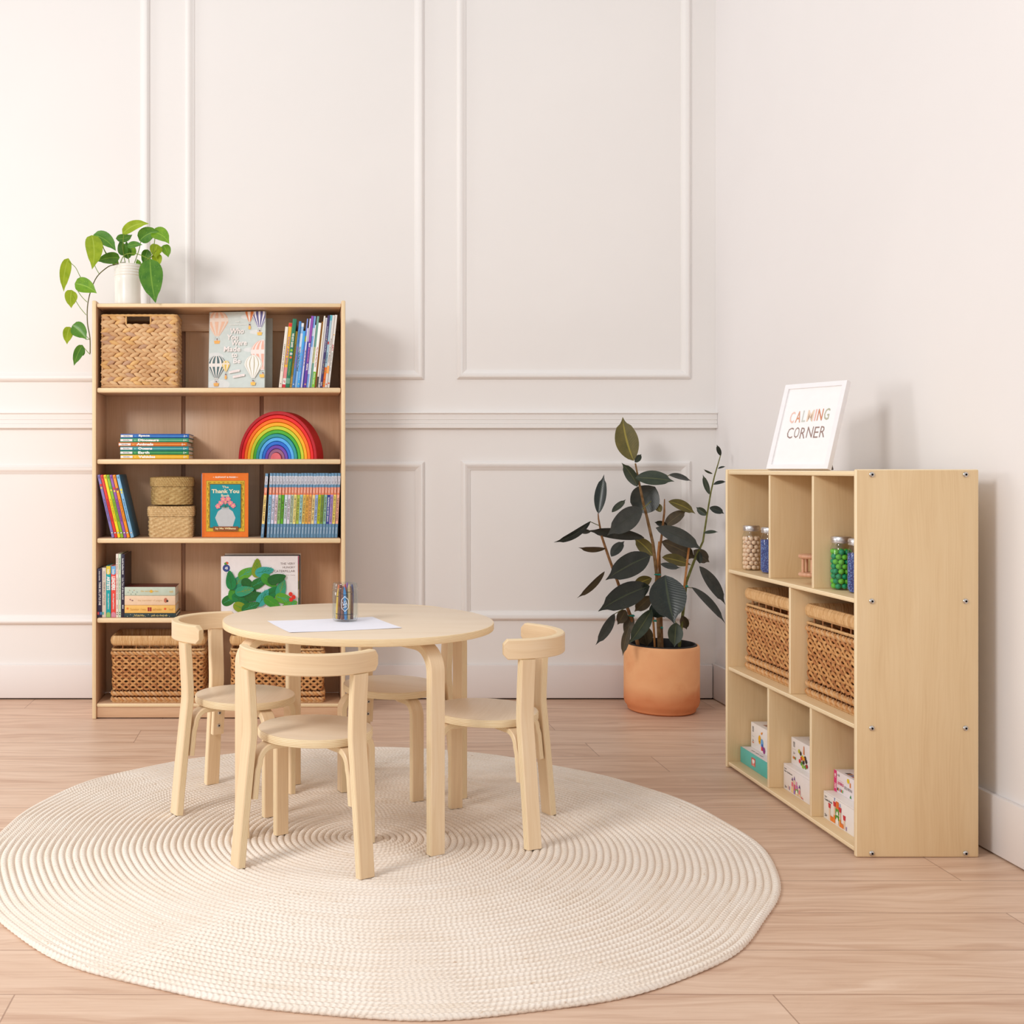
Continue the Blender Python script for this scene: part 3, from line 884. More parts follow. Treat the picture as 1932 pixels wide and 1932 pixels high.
def stack_four():
    x = (170 + 718 / 11.04 - CX) / 513.3
    w = 0.1875
    specs = [('dark green', (44, 62, 64), .0150, .150, lambda m, w, t: (ftext(m, 'The Little Prince', .036, .074, t, (214, 190, 120), .5), ftext(m, 'tales of a small star', .1, .16, t, (214, 190, 120), .4), [dot(m, .012 + .011 * k, t * (.3 + .4 * (k % 2)), .0011, (220, 214, 190), -.0026) for k in range(15)])),
             ('golden yellow', (240, 190, 104), .0288, .138, lambda m, w, t: (ftext(m, 'Summer  I was', .022, .08, t, (206, 150, 70), .3, bold=0), fbox(m, .086, .0925, t * .25, t * .75, (168, 44, 40)), fbox(m, .094, .1, t * .25, t * .75, (160, 40, 40)), ftext(m, 'small wonders', .104, .138, t, (206, 150, 70), .3, bold=0), dot(m, .012, t * .6, .004, (236, 130, 60), -.0025), dot(m, .15, t * .55, .0042, (230, 100, 50), -.0025), ftext(m, 'leaf', .164, .18, t, (206, 150, 70), .3, bold=0))),
             ('pink-beige', (236, 204, 172), .0348, .134, lambda m, w, t: (ftext(m, 'my summer of pages', .05, .14, t, (214, 176, 130), .25, bold=0), dot(m, .152, t * .52, .0065, (190, 110, 84), -.0025, 1.4), dot(m, .158, t * .45, .004, (60, 40, 40), -.0027), dot(m, .03, t * .5, .0035, (130, 90, 90), -.0025, .6), dot(m, .022, t * .6, .003, (190, 130, 130), -.0026))),
             ('sage green', (196, 208, 190), .0318, .128, lambda m, w, t: (ftext(m, 'the secret garden', .06, .125, t, (226, 180, 80), .28, bold=0), dot(m, .099, t * .5, .0055, (228, 178, 60), -.0027), [dot(m, .014 + .0055 * k, t * (.4 + .25 * math.sin(k * 2.1)), .0016, ((120, 140, 150), (190, 130, 90), (110, 130, 100))[k % 3], -.0026) for k in range(7)], ftext(m, 'oak', .166, .18, t, (226, 180, 80), .3, bold=0)))]
    z = SH[1] + 0.0003
    for i, (nm, c, th, d, art) in enumerate(specs):
        flat_book('clothbound_book', '%s book lying in the flat stack of four on the fourth shelf' % nm, w + (.003 if i == 0 else 0), th, d, c, (x, 4.124 + (0.0 if i else -0.002), z), 0, 'flat stack of four clothbound books', art,
                  colr((110, 52, 44)) if i == 3 else None)
        z += th + 0.0004
stack_four()

# --- front-facing books
def face_book(name, label, w, h, th, c, loc, rz, group=None, art=None, lean=4.0, spine=None):
    """standing book shown cover first; origin bottom centre of the front cover, leaning back"""
    T = thing(name, label, 'book', (loc[0], loc[1], loc[2] + th * math.sin(math.radians(lean)) + 0.0002), 0, group, (-math.radians(lean), 0, rz))
    m = MB(); cm = colr(c); b = 0.0022
    m.box((-w / 2, 0, 0), (w / 2, b, h), cm, 0.0007)
    m.box((-w / 2, th - b, 0), (w / 2, th, h), cm, 0.0007)
    m.box((-w / 2 - 0.0015, 0, 0), (-w / 2 + 0.0015, th, h), spine or cm, 0.0007)
    m.build('cover', T)
    m = MB(); m.box((-w / 2 + 0.0016, b, 0.003), (w / 2 - 0.003, th - b, h - 0.003), M_PAGE); m.build('pages', T)
    if art:
        m = MB(); art(m, w, h)
        m.build('cover_artwork', T, smooth=0)
    return T

class Art:
    """flat print on a cover; u across, v up, both 0..1"""
    def __init__(self, m, w, h):
        self.m, self.w, self.h, self.k = m, w, h, 0
        self.y = -0.0003
    def p(self, u, v):
        return ((u - 0.5) * self.w, self.y, v * self.h)
    def up(self):
        self.y -= 0.00006
    def poly(self, pts, c):
        self.up(); self.m.poly([self.p(max(0.004, min(0.996, u)), max(0.003, min(0.997, v))) for u, v in pts], colr(c, .4))
    def rect(self, u0, v0, u1, v1, c):
        self.poly([(u0, v0), (u1, v0), (u1, v1), (u0, v1)], c)
    def ell(self, u, v, ru, rv, c, n=28, rot=0.0):
        pts = []
        for a in range(n):
            A = a * 2 * PI / n
            x = ru * math.cos(A) * self.w; y = rv * math.sin(A) * self.h
            pts.append((u + (x * math.cos(rot) - y * math.sin(rot)) / self.w, v + (x * math.sin(rot) + y * math.cos(rot)) / self.h))
        self.poly(pts, c)
    def line(self, pts, wd, c):
        for (a, b), (d, e) in zip(pts, pts[1:]):
            x0, y0, x1, y1 = a * self.w, b * self.h, d * self.w, e * self.h
            L = math.hypot(x1 - x0, y1 - y0) or 1e-6
            nx, ny = -(y1 - y0) / L * wd / 2, (x1 - x0) / L * wd / 2
            self.poly([((x0 + nx) / self.w, (y0 + ny) / self.h), ((x1 + nx) / self.w, (y1 + ny) / self.h), ((x1 - nx) / self.w, (y1 - ny) / self.h), ((x0 - nx) / self.w, (y0 - ny) / self.h)], c)
    def text(self, s, u, v, wu, hv, c, bold=0.02, align='c', shear=0.0):
        self.up()
        q = self.p(u, v)
        text(self.m, s, colr(c, .4), front(q[0], self.y, q[2]), wu * self.w, hv * self.h, bold, align, shear)

def balloon(A, u, vt, ru, hv, body, stripe, ns, belt=None, basket=(238, 172, 70), gap=.34):
    def hw(t):
        if t < .45:
            return ru * math.sin(PI / 2 * (t / .45) ** .62 if t > 0 else 0)
        return ru * (1 - (t - .45) / .55 * .86) ** .9
    ts = [i / 22 for i in range(23)]
    A.poly([(u - hw(t), vt - t * hv) for t in ts] + [(u + hw(t), vt - t * hv) for t in reversed(ts)], body)
    for k in range(ns):
        a0 = -1 + 2 * (k + .12) / ns; a1 = -1 + 2 * (k + 1 - gap) / ns
        f = lambda a: math.sin(a * PI / 2)
        for t0, t1 in (((.03, .97),) if belt is None else ((.04, belt - .07), (belt + .07, .97))):
            tt = [t0 + (t1 - t0) * i / 10 for i in range(11)]
            A.poly([(u + f(a0) * hw(t), vt - t * hv) for t in tt] + [(u + f(a1) * hw(t), vt - t * hv) for t in reversed(tt)], stripe)
    vb = vt - hv
    b = ru * .28
    A.line([(u - ru * .12, vb), (u - b * .8, vb - .045)], .0006, (180, 150, 130)); A.line([(u + ru * .12, vb), (u + b * .8, vb - .045)], .0006, (180, 150, 130))
    A.ell(u, vb - .035, .012, .010, (80, 50, 50)); A.ell(u, vb - .05, .011, .012, (226, 160, 130))
    A.poly([(u - b, vb - .055), (u + b, vb - .055), (u + b * .8, vb - .095), (u - b * .8, vb - .095)], basket)

def art_balloons(m, w, h):
    A = Art(m, w, h)
    A.rect(0, 0, 1, 1, (204, 214, 210))
    for cu, cv, ru, rv in ((.1, .42, .16, .05), (.18, .05, .2, .07), (.84, .73, .12, .03), (.75, .5, .14, .03), (.66, .93, .1, .03)):
        A.ell(cu, cv, ru, rv, (220, 222, 220))
    balloon(A, .14, 1.02, .2, .34, (232, 214, 198), (234, 186, 154), 5, .36)
    balloon(A, .9, 1.12, .16, .34, (236, 234, 240), (88, 84, 142), 6, None, (240, 190, 80))
    balloon(A, .72, 1.08, .08, .22, (238, 224, 210), (214, 122, 60), 2, None, (240, 190, 80))
    balloon(A, .14, .435, .17, .31, (236, 230, 224), (62, 92, 94), 6, .42)
    balloon(A, .31, .365, .07, .15, (236, 220, 196), (222, 186, 60), 3, .3)
    balloon(A, .97, .63, .22, .4, (240, 226, 220), (236, 176, 154), 7, .4, (240, 190, 80))
    balloon(A, .8, .43, .16, .3, (238, 236, 230), (166, 150, 96), 6, None, (240, 190, 80), .72)
    for s, u, v, wu, hv in (('Who', .5, .745, .25, .075), ('You', .42, .665, .2, .07), ('Were', .54, .59, .28, .07), ('Made', .42, .51, .3, .07), ('to', .46, .43, .1, .06), ('Be', .51, .355, .13, .065)):
        A.text(s, u, v, wu, hv, (242, 230, 226), .02, shear=.1)
    A.text('THE', .5, .865, .07, .014, (236, 236, 232), 0.0); A.text('WORLD NEEDS', .51, .828, .29, .015, (236, 236, 232), 0.0)
    A.poly([(.37, .19), (.56, .215), (.56, .245), (.37, .22)], (240, 224, 220)); A.text('JOANNA', .465, .217, .15, .013, (190, 180, 176), 0.0, shear=-.1)
    A.poly([(.44, .13), (.65, .155), (.65, .185), (.44, .16)], (240, 224, 220)); A.text('GAINES', .545, .157, .14, .013, (190, 180, 176), 0.0, shear=-.1)

def art_thanks(m, w, h):
    A = Art(m, w, h)
    A.rect(0, 0, 1, 1, (240, 122, 26))
    A.rect(.0, 0, .045, 1, (228, 108, 20))
    A.text('An', .24, .935, .03, .014, (250, 236, 220)); A.text('ELEPHANT & PIGGIE', .5, .935, .44, .026, (250, 240, 228), .03); A.text('Book', .75, .935, .05, .014, (250, 236, 220))
    A.rect(.082, .085, .92, .88, (60, 50, 30)); A.rect(.086, .088, .916, .877, (222, 184, 44))
    for k in range(9):
        v = .13 + k * .085
        for u in (.125, .875):
            A.ell(u, v, .012, .016, (196, 150, 30)); A.ell(u + .012 * (-1) ** k, v + .03, .006, .02, (140, 100, 20))
    for k in range(8):
        A.ell(.16 + k * .097, .852, .022, .007, (186, 140, 30))
    A.rect(.155, .14, .845, .83, (110, 82, 40)); A.rect(.17, .15, .83, .82, (10, 146, 158))
    A.text('The', .5, .78, .14, .035, (244, 222, 186), .02); A.text('Thank You', .5, .715, .6, .062, (248, 226, 188), .03); A.text('Book', .5, .648, .18, .04, (244, 222, 186), .02)
    # a plain grey vase holding pink blossoms
    A.poly([(.36, .16), (.66, .16), (.72, .30), (.66, .40), (.58, .44), (.42, .44), (.34, .40), (.28, .30)], (196, 198, 200))
    A.rect(.42, .43, .58, .47, (182, 184, 186))
    for u, v in ((.5, .55), (.4, .53), (.61, .53), (.45, .59), (.56, .595), (.34, .48), (.67, .49)):
        A.line([(.5, .46), (u, v)], .0012, (60, 110, 70))
        for q in range(5):
            A.ell(u + .032 * math.cos(q * 1.257 + u * 9), v + .023 * math.sin(q * 1.257 + u * 9), .026, .018, (232, 136, 150))
        A.ell(u, v, .014, .01, (246, 214, 120))
    A.rect(.24, .095, .78, .165, (140, 80, 40)); A.text('by Mo Willems', .51, .13, .44, .036, (250, 232, 176), .03)

def art_leaves(m, w, h):
    A = Art(m, w, h)
    A.rect(0, 0, 1, 1, (238, 232, 232))
    A.ell(.064, .8, .048, .062, (48, 62, 120)); A.ell(.064, .8, .04, .052, (60, 76, 140)); A.text('45', .064, .8, .04, .042, (240, 240, 244), .03); A.ell(.07, .885, .022, .022, (214, 90, 50)); A.ell(.052, .875, .016, .02, (90, 150, 60))
    A.text('THE VERY', .96, .87, .19, .036, (110, 84, 76), 0.0, 'r'); A.text('HUNGRY', .96, .808, .16, .036, (110, 84, 76), 0.0, 'r'); A.text('CATERPILLAR', .96, .745, .275, .036, (110, 84, 76), 0.0, 'r')
    A.text('by Eric Carle', .96, .675, .15, .022, (170, 152, 146), 0.0, 'r')
    # a scatter of painted-paper garden leaves
    rnd = random.Random(11)
    gs = [(34, 110, 40), (62, 146, 40), (24, 124, 62), (48, 150, 110), (90, 160, 40), (30, 96, 36), (130, 150, 30), (56, 160, 150)]
    spots = [(.12, .28, .5), (.17, .42, 1.2), (.25, .27, -.5), (.22, .57, .9), (.33, .72, .5), (.36, .5, -.8), (.46, .8, 1.5), (.56, .74, .2), (.5, .56, .5), (.62, .58, -.7), (.68, .4, .5), (.78, .46, 1.3), (.82, .28, -.3), (.42, .33, .2), (.27, .13, -.4), (.54, .3, 1.0), (.38, .15, .4), (.66, .22, -.6), (.12, .6, 1.7), (.3, .42, .2), (.88, .15, .6), (.72, .62, .3)]
    for i, (u, v, r) in enumerate(spots):
        L = .1; b = .13
        pts = []
        for a in range(24):
            q = a / 24 * 2 * PI
            x = L * w * 1.25 * math.cos(q); y = b * h * .62 * math.sin(q) * (1 - .35 * math.cos(q))
            pts.append((u + (x * math.cos(r) - y * math.sin(r)) / w, v + (x * math.sin(r) + y * math.cos(r)) / h))
        A.poly(pts, gs[i % 8])
        e = .085 * 1.25
        A.line([(u - e * math.cos(r) * .95, v - e * math.sin(r) * w / h * .95), (u + e * math.cos(r), v + e * math.sin(r) * w / h)], .0016, gs[(i + 3) % 8])
        for s in (-.4, 0, .4):
            x0 = s * L * w; x1 = x0 + .018
            for sg in (-1, 1):
                y1 = sg * .011
                f = lambda x, y: (u + (x * math.cos(r) - y * math.sin(r)) / w, v + (x * math.sin(r) + y * math.cos(r)) / h)
                A.line([f(x0, 0), f(x1, y1)], .0011, gs[(i + 3) % 8])
    for u, v in ((.9, .36), (.94, .31), (.905, .27)):
        A.ell(u, v, .026, .036, (222, 50, 36))

def standing():
    s = 505.0
    # top bay
    face_book('picture_book', 'pale blue-grey picture book with hot-air balloons standing on the top shelf', 0.2125, 0.2885, 0.012, (204, 214, 210), ((445.5 - CX) / 508 + .001, 4.172, SH[4]), -math.radians(9), None, art_balloons, 4.5)
    face_book('picture_book', 'plain grey book standing behind the hot-air balloon picture book', 0.2, 0.268, 0.012, (150, 148, 140), ((463 - CX) / 505, 4.214, SH[4]), -math.radians(4), None, None, 3.0)
    # middle shelf
    face_book('picture_book', 'bright orange picture book with a teal panel standing on the middle shelf', 0.1705, 0.2375, 0.010, (240, 122, 26), ((425.5 - CX) / 508, 4.160, SH[2]), 0.0, None, art_thanks, 3.0)
    def stripes(m, w, h):
        A = Art(m, w, h); A.rect(0, 0, .06, .2, (50, 80, 170)); A.rect(0, .2, .06, .75, (206, 190, 160)); A.rect(0, .75, .06, .98, (226, 226, 230))
    face_book('picture_book', 'book peeking out behind the orange picture book on the middle shelf', 0.168, 0.236, 0.010, (120, 130, 170), ((423.0 - CX) / 507, 4.1855, SH[2]), math.radians(1.5), None, stripes, 2.5)
    # fourth shelf
    face_book('picture_book', 'white landscape picture book with green painted leaves on the fourth shelf', 0.2845, 0.2205, 0.010, (238, 232, 232), ((490.5 - CX) / 508, 4.164, SH[1]), math.radians(3.5), None, art_leaves, 4.0)
    def edge(m, w, h):
        A = Art(m, w, h)
        for k, c in enumerate(((70, 120, 50), (60, 130, 60), (214, 180, 140), (120, 120, 40), (206, 140, 30), (214, 110, 60), (214, 90, 130))):
            A.rect(.95, k / 7, 1, (k + 1) / 7, c)
    face_book('picture_book', 'book with a multicoloured edge just behind the white leaf picture book', 0.283, 0.2195, 0.008, (226, 220, 214), ((493.5 - CX) / 506, 4.190, SH[1]), math.radians(3.0), None, edge, 3.6)
    face_book('picture_book', 'black-covered book third from the front behind the white leaf book', 0.284, 0.2215, 0.008, (34, 34, 36), ((495.5 - CX) / 504, 4.210, SH[1]), math.radians(2.5), None, None, 3.2)
    face_book('picture_book', 'cream-covered book at the back of the four landscape books', 0.285, 0.2265, 0.008, (228, 212, 196), ((496.5 - CX) / 502, 4.230, SH[1]), math.radians(2.0), None, None, 3.0)
standing()

# ------------------------------------------------------------------ wooden rainbow
def rainbow():
    cs = [('dark red', (176, 6, 22)), ('scarlet', (226, 24, 22)), ('orange', (244, 110, 12)), ('amber yellow', (248, 172, 22)), ('lime yellow', (194, 204, 44)), ('green', (74, 172, 44)), ('teal', (44, 150, 152)),
          ('light blue', (82, 172, 236)), ('royal blue', (36, 108, 208)), ('violet', (110, 66, 168)), ('mauve', (150, 96, 128))]
    rz = -math.radians(24); d = 0.064; R0 = 0.161; st = 0.0127
    cx, cy, z = (529 - CX) / 504.5, 4.217, SH[3] + 0.0002
    M = Matrix.Translation((cx, cy, z)) @ Matrix.Rotation(rz, 4, 'Z')
    rnd = random.Random(5)
    for i, (nm, c) in enumerate(cs):
        ro = R0 - i * st; ri = ro - st + 0.0013
        mat = plain(c, 0.45, 0.35, 6, 30)
        m = MB(); n = 40; rings = []
        b = 0.0012
        for q in range(n + 1):
            a = PI * q / n
            rings.append([(r * math.cos(a), y, r * math.sin(a) * 1.11) for r, y in ((ri, -d / 2 + b), (ri + b, -d / 2), (ro - b, -d / 2), (ro, -d / 2 + b), (ro, d / 2), (ri, d / 2))])
        m.ring(rings, mat, True, mat, mat)
        o = m.build('rainbow_arch', None, 35)
        off = Vector((0.0, 0.0005 + rnd.uniform(-.002, .002) - 0.0006 * i, 0.0))
        o.matrix_world = M @ Matrix.Translation(off)
        tag(o, '%s arch of the wooden rainbow stacker on the second shelf' % nm, 'toy', 'arches of the wooden rainbow')
    ro = R0 - 11 * st
    mat = plain((220, 104, 112), 0.45, 0.35, 6, 30)
    m = MB(); n = 28
    A = [(ro * math.cos(PI * q / n), ro * math.sin(PI * q / n) * 1.11) for q in range(n + 1)]
    m.ring([[(x, -d / 2, zz) for x, zz in A], [(x, d / 2, zz) for x, zz in A]], mat, True, mat, mat)
    o = m.build('rainbow_core', None, 35); o.matrix_world = M @ Matrix.Translation((0, -0.009, 0))
    tag(o, 'solid pink half-round block at the centre of the wooden rainbow', 'toy', 'arches of the wooden rainbow')
rainbow()
# ------------------------------------------------------------------ woven baskets
def fibre(name, a, b, c, rough=0.65, scale=70.0, stretch=None):
    t = NT(name)
    p = t.coord('Object')
    n1 = t.noise(p, scale, 2.0)
    n2 = t.noise(p, 420.0, 3.0)
    u, v, _ = t.xyz(t.coord('UV'))
    st = t.noise(t.vec(t.m('MULTIPLY', u, 30.0), t.m('MULTIPLY', v, 1500.0), 0.0), 1.0, 2.0)
    f = t.m('ADD', t.m('MULTIPLY', n1, 0.6), t.m('ADD', t.m('MULTIPLY', n2, 0.2), t.m('MULTIPLY', st, 0.2)))
    return t.done(t.ramp(f, [(0.3, a), (0.5, b), (0.72, c)]), rough, 0.25, t.bump(t.m('ADD', n2, st), 0.25, 0.0008))
WICK = fibre('banana_leaf_strand', (222, 174, 118), (204, 148, 92), (166, 108, 62))
WICK2 = fibre('banana_leaf_strand_dark', (206, 150, 98), (184, 122, 74), (142, 88, 52))
def rush():
    t = NT('wrapped_rush_rim')
    u, v, _ = t.xyz(t.coord('UV'))
    st = t.noise(t.vec(t.m('MULTIPLY', u, 420.0), t.m('MULTIPLY', v, 14.0), 0.0), 1.0, 2.0)
    big = t.noise(t.vec(t.m('MULTIPLY', u, 60.0), 0.0, 2.0), 1.0, 1.0)
    f = t.m('ADD', t.m('MULTIPLY', st, 0.65), t.m('MULTIPLY', big, 0.35))
    return t.done(t.ramp(f, [(0.28, (150, 98, 58)), (0.45, (206, 160, 106)), (0.68, (238, 202, 154))]), 0.6, 0.25, t.bump(st, 0.6, 0.002))
RIMM = rush()
WIRE = fibre('cane_rod', (214, 160, 112), (188, 128, 84), (150, 96, 60))
HYA = [fibre('hyacinth_%d' % i, a, b, c, scale=14) for i, (a, b, c) in enumerate((((230, 194, 150), (218, 178, 132), (200, 156, 110)), ((222, 182, 138), (208, 164, 118), (188, 142, 98)),
        ((208, 172, 142), (194, 154, 124), (174, 132, 104)), ((232, 192, 136), (220, 174, 114), (200, 150, 92))))]
HYAD = plain((120, 78, 46), 0.8, 0.1, 10, 60)
SEA = fibre('seagrass', (226, 196, 150), (206, 172, 122), (170, 132, 84), scale=120)
SEA2 = fibre('seagrass_green', (204, 178, 124), (182, 150, 96), (146, 112, 66), scale=120)

def rect_loop(L, D, r, n):
    """points round a rounded rectangle, plus outward normals"""
    seg = [(L / 2 - r, -D / 2, -L / 2 + r, -D / 2)]
    pts = []
    per = 2 * (L - 2 * r) + 2 * (D - 2 * r) + 2 * PI * r
    for i in range(n):
        s = per * i / n
        parts = [('l', (-L / 2 + r, -D / 2), (1, 0), L - 2 * r), ('a', (L / 2 - r, -D / 2 + r), -PI / 2, PI / 2 * r), ('l', (L / 2, -D / 2 + r), (0, 1), D - 2 * r), ('a', (L / 2 - r, D / 2 - r), 0, PI / 2 * r),
                 ('l', (L / 2 - r, D / 2), (-1, 0), L - 2 * r), ('a', (-L / 2 + r, D / 2 - r), PI / 2, PI / 2 * r), ('l', (-L / 2, D / 2 - r), (0, -1), D - 2 * r), ('a', (-L / 2 + r, -D / 2 + r), PI, PI / 2 * r)]
        for kind, o, q, ln in parts:
            if s <= ln or (kind == 'a' and parts[-1][1] == o and parts[-1][2] == q):
                if kind == 'l':
                    pts.append((o[0] + q[0] * s, o[1] + q[1] * s, q[1], -q[0]))
                else:
                    a = q + s / r
                    pts.append((o[0] + r * math.cos(a), o[1] + r * math.sin(a), math.cos(a), math.sin(a)))
                break
            s -= ln
    return pts, per

def wicker_proto(L=0.337, D=0.178, H=0.246):
    T = thing('wicker_basket', '', 'basket')
    r = 0.014
    _, per = rect_loop(L, D, r, 4)
    nrod = 2 * int(per / 0.0245 / 2)
    rods, _ = rect_loop(L - 0.006, D - 0.006, r - 0.003, nrod)
    m = MB()
    for i, (x, y, nx, ny) in enumerate(rods):
        m.tube([(x, y, 0.004), (x, y, H - 0.02 if i % 2 else 0.185)], 0.0016, WIRE, 6)
    for z in (0.062, 0.100, 0.138):
        p, _ = rect_loop(L - 0.006, D - 0.006, r - 0.003, 80)
        m.loop_tube([(a, b, z) for a, b, _, _ in p], 0.0012, WIRE, 5)
    m.build('frame', T)
    # open bow-tie weave: two strands per row that cross on every second rod
    m = MB(); ns = 4
    n = nrod * ns
    loop, _ = rect_loop(L, D, r, n)
    rows = 6; z0, z1 = 0.046, 0.174
    for k in range(rows):
        zc = z0 + (z1 - z0) * (k + 0.5) / rows
        for s in (0, 1):
            pts = []; rad = []
            for i, (x, y, nx, ny) in enumerate(loop):
                ph = PI * (i / ns + .5 + (k % 2)) + s * PI
                dz = 0.0086 * math.cos(ph)
                dy = 0.0022 * math.sin(ph + PI / 2 * s)
                pts.append((x + nx * dy, y + ny * dy, zc + dz)); rad.append(0.0035 + 0.0012 * abs(math.cos(ph)))
            m.loop_tube(pts, rad, WICK if (k + s) % 3 else WICK2, 6, 0.55)
    m.build('weave', T, smooth=50)
    # twisted braids at the foot and under the open band
    m = MB()
    nb = int(per / 0.0022)
    loop, _ = rect_loop(L + 0.003, D + 0.003, r, nb)
    for zc, ph0, rr in ((0.0125, 0, 0.0062), (0.0335, 1.5, 0.0066), (0.181, 0.7, 0.0058)):
        for s in (0, 1):
            pts = []; rad = []
            for i, (x, y, nx, ny) in enumerate(loop):
                ph = 2 * PI * i / nb * round(per / 0.028) + s * PI + ph0
                pts.append((x + nx * 0.0028 * math.sin(ph), y + ny * 0.0028 * math.sin(ph), zc + rr * 0.62 * math.cos(ph))); rad.append(rr * 0.78)
            m.loop_tube(pts, rad, WICK if s else HYA[1], 6, 0.9)
    loop2, _ = rect_loop(L + 0.001, D + 0.001, r, 160)
    m.loop_tube([(x, y, 0.0034) for x, y, _, _ in loop2], [0.0034 + 0.0004 * (i % 2) for i in range(160)], RIMM, 6)
    m.loop_tube([(x, y, 0.1945) for x, y, _, _ in loop2], [0.0038 + 0.0007 * (i % 3 == 0) for i in range(160)], RIMM, 6)
    m.build('braid_band', T, smooth=50)
    # rim wrapped in rush
    m = MB(); n = int(per / 0.0021); rnd = random.Random(4)
    loop, _ = rect_loop(L - 0.006, D - 0.006, r - 0.003, n)
    rings = []
    for i, (x, y, nx, ny) in enumerate(loop):
        k = 1.0 + (0.05 if i % 2 else -0.05) + rnd.uniform(-.03, .03)
        rings.append([(x + nx * 0.0105 * k * math.cos(a), y + ny * 0.0105 * k * math.cos(a), H - 0.0185 + 0.0185 * (1 if k < 1 else .98) * math.sin(a)) for a in [2 * PI * q / 10 for q in range(10)]])
    m.ring(rings, RIMM, True, close_v=True)
    m.build('rim', T, smooth=25)
    m = MB(); m.box((-L / 2 + .006, -D / 2 + .006, 0.004), (L / 2 - .006, D / 2 - .006, 0.010), WICK2, 0.001); m.build('base', T)
    return T
wp = wicker_proto()
BASK = [((( 300 - CX) / 510, 4.2165, SH[0] + 0.0003), 0, 'open-weave wicker basket on the bottom shelf of the bookcase, left one'),
        (((523.5 - CX) / 510, 4.2165, SH[0] + 0.0003), 0, 'open-weave wicker basket on the bottom shelf of the bookcase, right one behind the table legs'),
        ((1.449, 3.2395, 0.3113), -PI / 2, 'open-weave wicker basket in the left middle cubby of the low shelf unit'),
        ((1.449, 2.836, 0.3113), -PI / 2, 'open-weave wicker basket in the right middle cubby of the low shelf unit')]
for i, (loc, rz, lab) in enumerate(BASK):
    b = wp if i == 0 else copy_tree(wp)
    b.location = loc; b.rotation_euler = (0, 0, rz); b['label'] = lab; b['group'] = 'open-weave wicker baskets'

def cube_basket():
    Wd, Hh, D = 0.2835, 0.2705, 0.172
    T = thing('woven_cube_basket', 'square braided basket with a cut-out handle on the top shelf', 'basket', ((262.5 - CX) / 513.5, 4.2115, SH[4] + 0.0002))
    rnd = random.Random(8)
    hx0, hx1, hz0, hz1 = -0.048, 0.042, Hh - 0.040, Hh - 0.009
    m = MB()
    y0, y1 = -D / 2 + 0.007, D / 2 - 0.007; x0, x1 = -Wd / 2 + 0.006, Wd / 2 - 0.006; t = 0.004
    for a, b in ((x0, hx0), (hx1, x1)):
        m.box((a, y0, 0.002), (b, y0 + t, Hh - .006), HYAD)
    m.box((hx0, y0, 0.002), (hx1, y0 + t, hz0), HYAD)
    m.box((x0, y0, 0.002), (x0 + t, y1, Hh - .006), HYAD); m.box((x1 - t, y0, 0.002), (x1, y1, Hh - .006), HYAD)
    m.box((x0, y1 - t, 0.002), (x1, y1, Hh - .006), HYAD); m.box((x0, y0, 0.002), (x1, y1, 0.006), HYAD)
    m.build('lining', T)
    m = MB()
    def lens(M, L, w, th, mat):
        nu, nv = 8, 7; vs = []; fs = []
        for i in range(nv + 1):
            s = i / nv; x = (s - .5) * L; k = max(0.06, math.sin(PI * s) ** 0.65)
            for j in range(nu):
                a = 2 * PI * j / nu
                vs.append((x, th * k * math.cos(a), w * k * math.sin(a)))
        for i in range(nv):
            for j in range(nu):
                fs.append((i * nu + j, (i + 1) * nu + j, (i + 1) * nu + (j + 1) % nu, i * nu + (j + 1) % nu))
        uv = [[(q[0] * .01, q[1] * .001) for q in ((0, 0), (1, 0), (1, 1), (0, 1))] for _ in fs]
        m.add(vs, fs, mat, uv, M)
    rows = 17; rh = (Hh - 0.016) / rows
    def side(P, width, hole=False):
        for k in range(rows):
            zc = 0.009 + rh * (k + .5); sgn = 1 if k % 2 else -1
            n = int(width / 0.0285)
            for q in range(n + 1):
                x = -width / 2 + (q + (.15 if k % 2 else .6)) * width / (n + .4) + rnd.uniform(-.002, .002)
                L = 0.041 * rnd.uniform(.9, 1.12)
                x = max(-width / 2 + L * .4, min(width / 2 - L * .4, x))
                if hole and zc > hz0 - .004 and x + L * .42 > hx0 and x - L * .42 < hx1:
                    if x < (hx0 + hx1) / 2:
                        x = hx0 - L * .44
                    else:
                        x = hx1 + L * .44
                M = P @ Matrix.Translation((x, 0, zc)) @ Matrix.Rotation(-sgn * math.radians(rnd.uniform(17, 25)), 4, 'Y')
                r = rnd.random()
                lens(M, L, rh * .60, 0.0066, HYA[0] if r < .5 else HYA[1] if r < .74 else HYA[2] if r < .86 else HYA[3])
    side(Matrix.Translation((0, -D / 2 + .0065, 0)), Wd - 0.004, True)
    side(Matrix.Translation((Wd / 2 - .0065, 0, 0)) @ Matrix.Rotation(PI / 2, 4, 'Z'), D - 0.006)
    side(Matrix.Translation((-Wd / 2 + .0065, 0, 0)) @ Matrix.Rotation(-PI / 2, 4, 'Z'), D - 0.006)
    m.build('braided_side', T, smooth=60)
    m = MB()
    lp, _ = rect_loop(Wd - .008, D - .008, .012, 140)
    m.loop_tube([(x, y, Hh - .0045) for x, y, _, _ in lp], [.0044 + .0005 * math.sin(i * 1.9) for i in range(140)], HYA[3], 6)
    m.loop_tube([(x, y, .0052) for x, y, _, _ in lp], [.005 + .0006 * math.sin(i * 1.7) for i in range(140)], HYA[1], 6)
    yy = -D / 2 + .0055
    m.tube([(hx0, yy, hz1), (hx0, yy, hz0 + .004), (hx0 + .004, yy, hz0), (hx1 - .004, yy, hz0), (hx1, yy, hz0 + .004), (hx1, yy, hz1)], .003, HYA[3], 6)
    m.build('rim', T)
cube_basket()

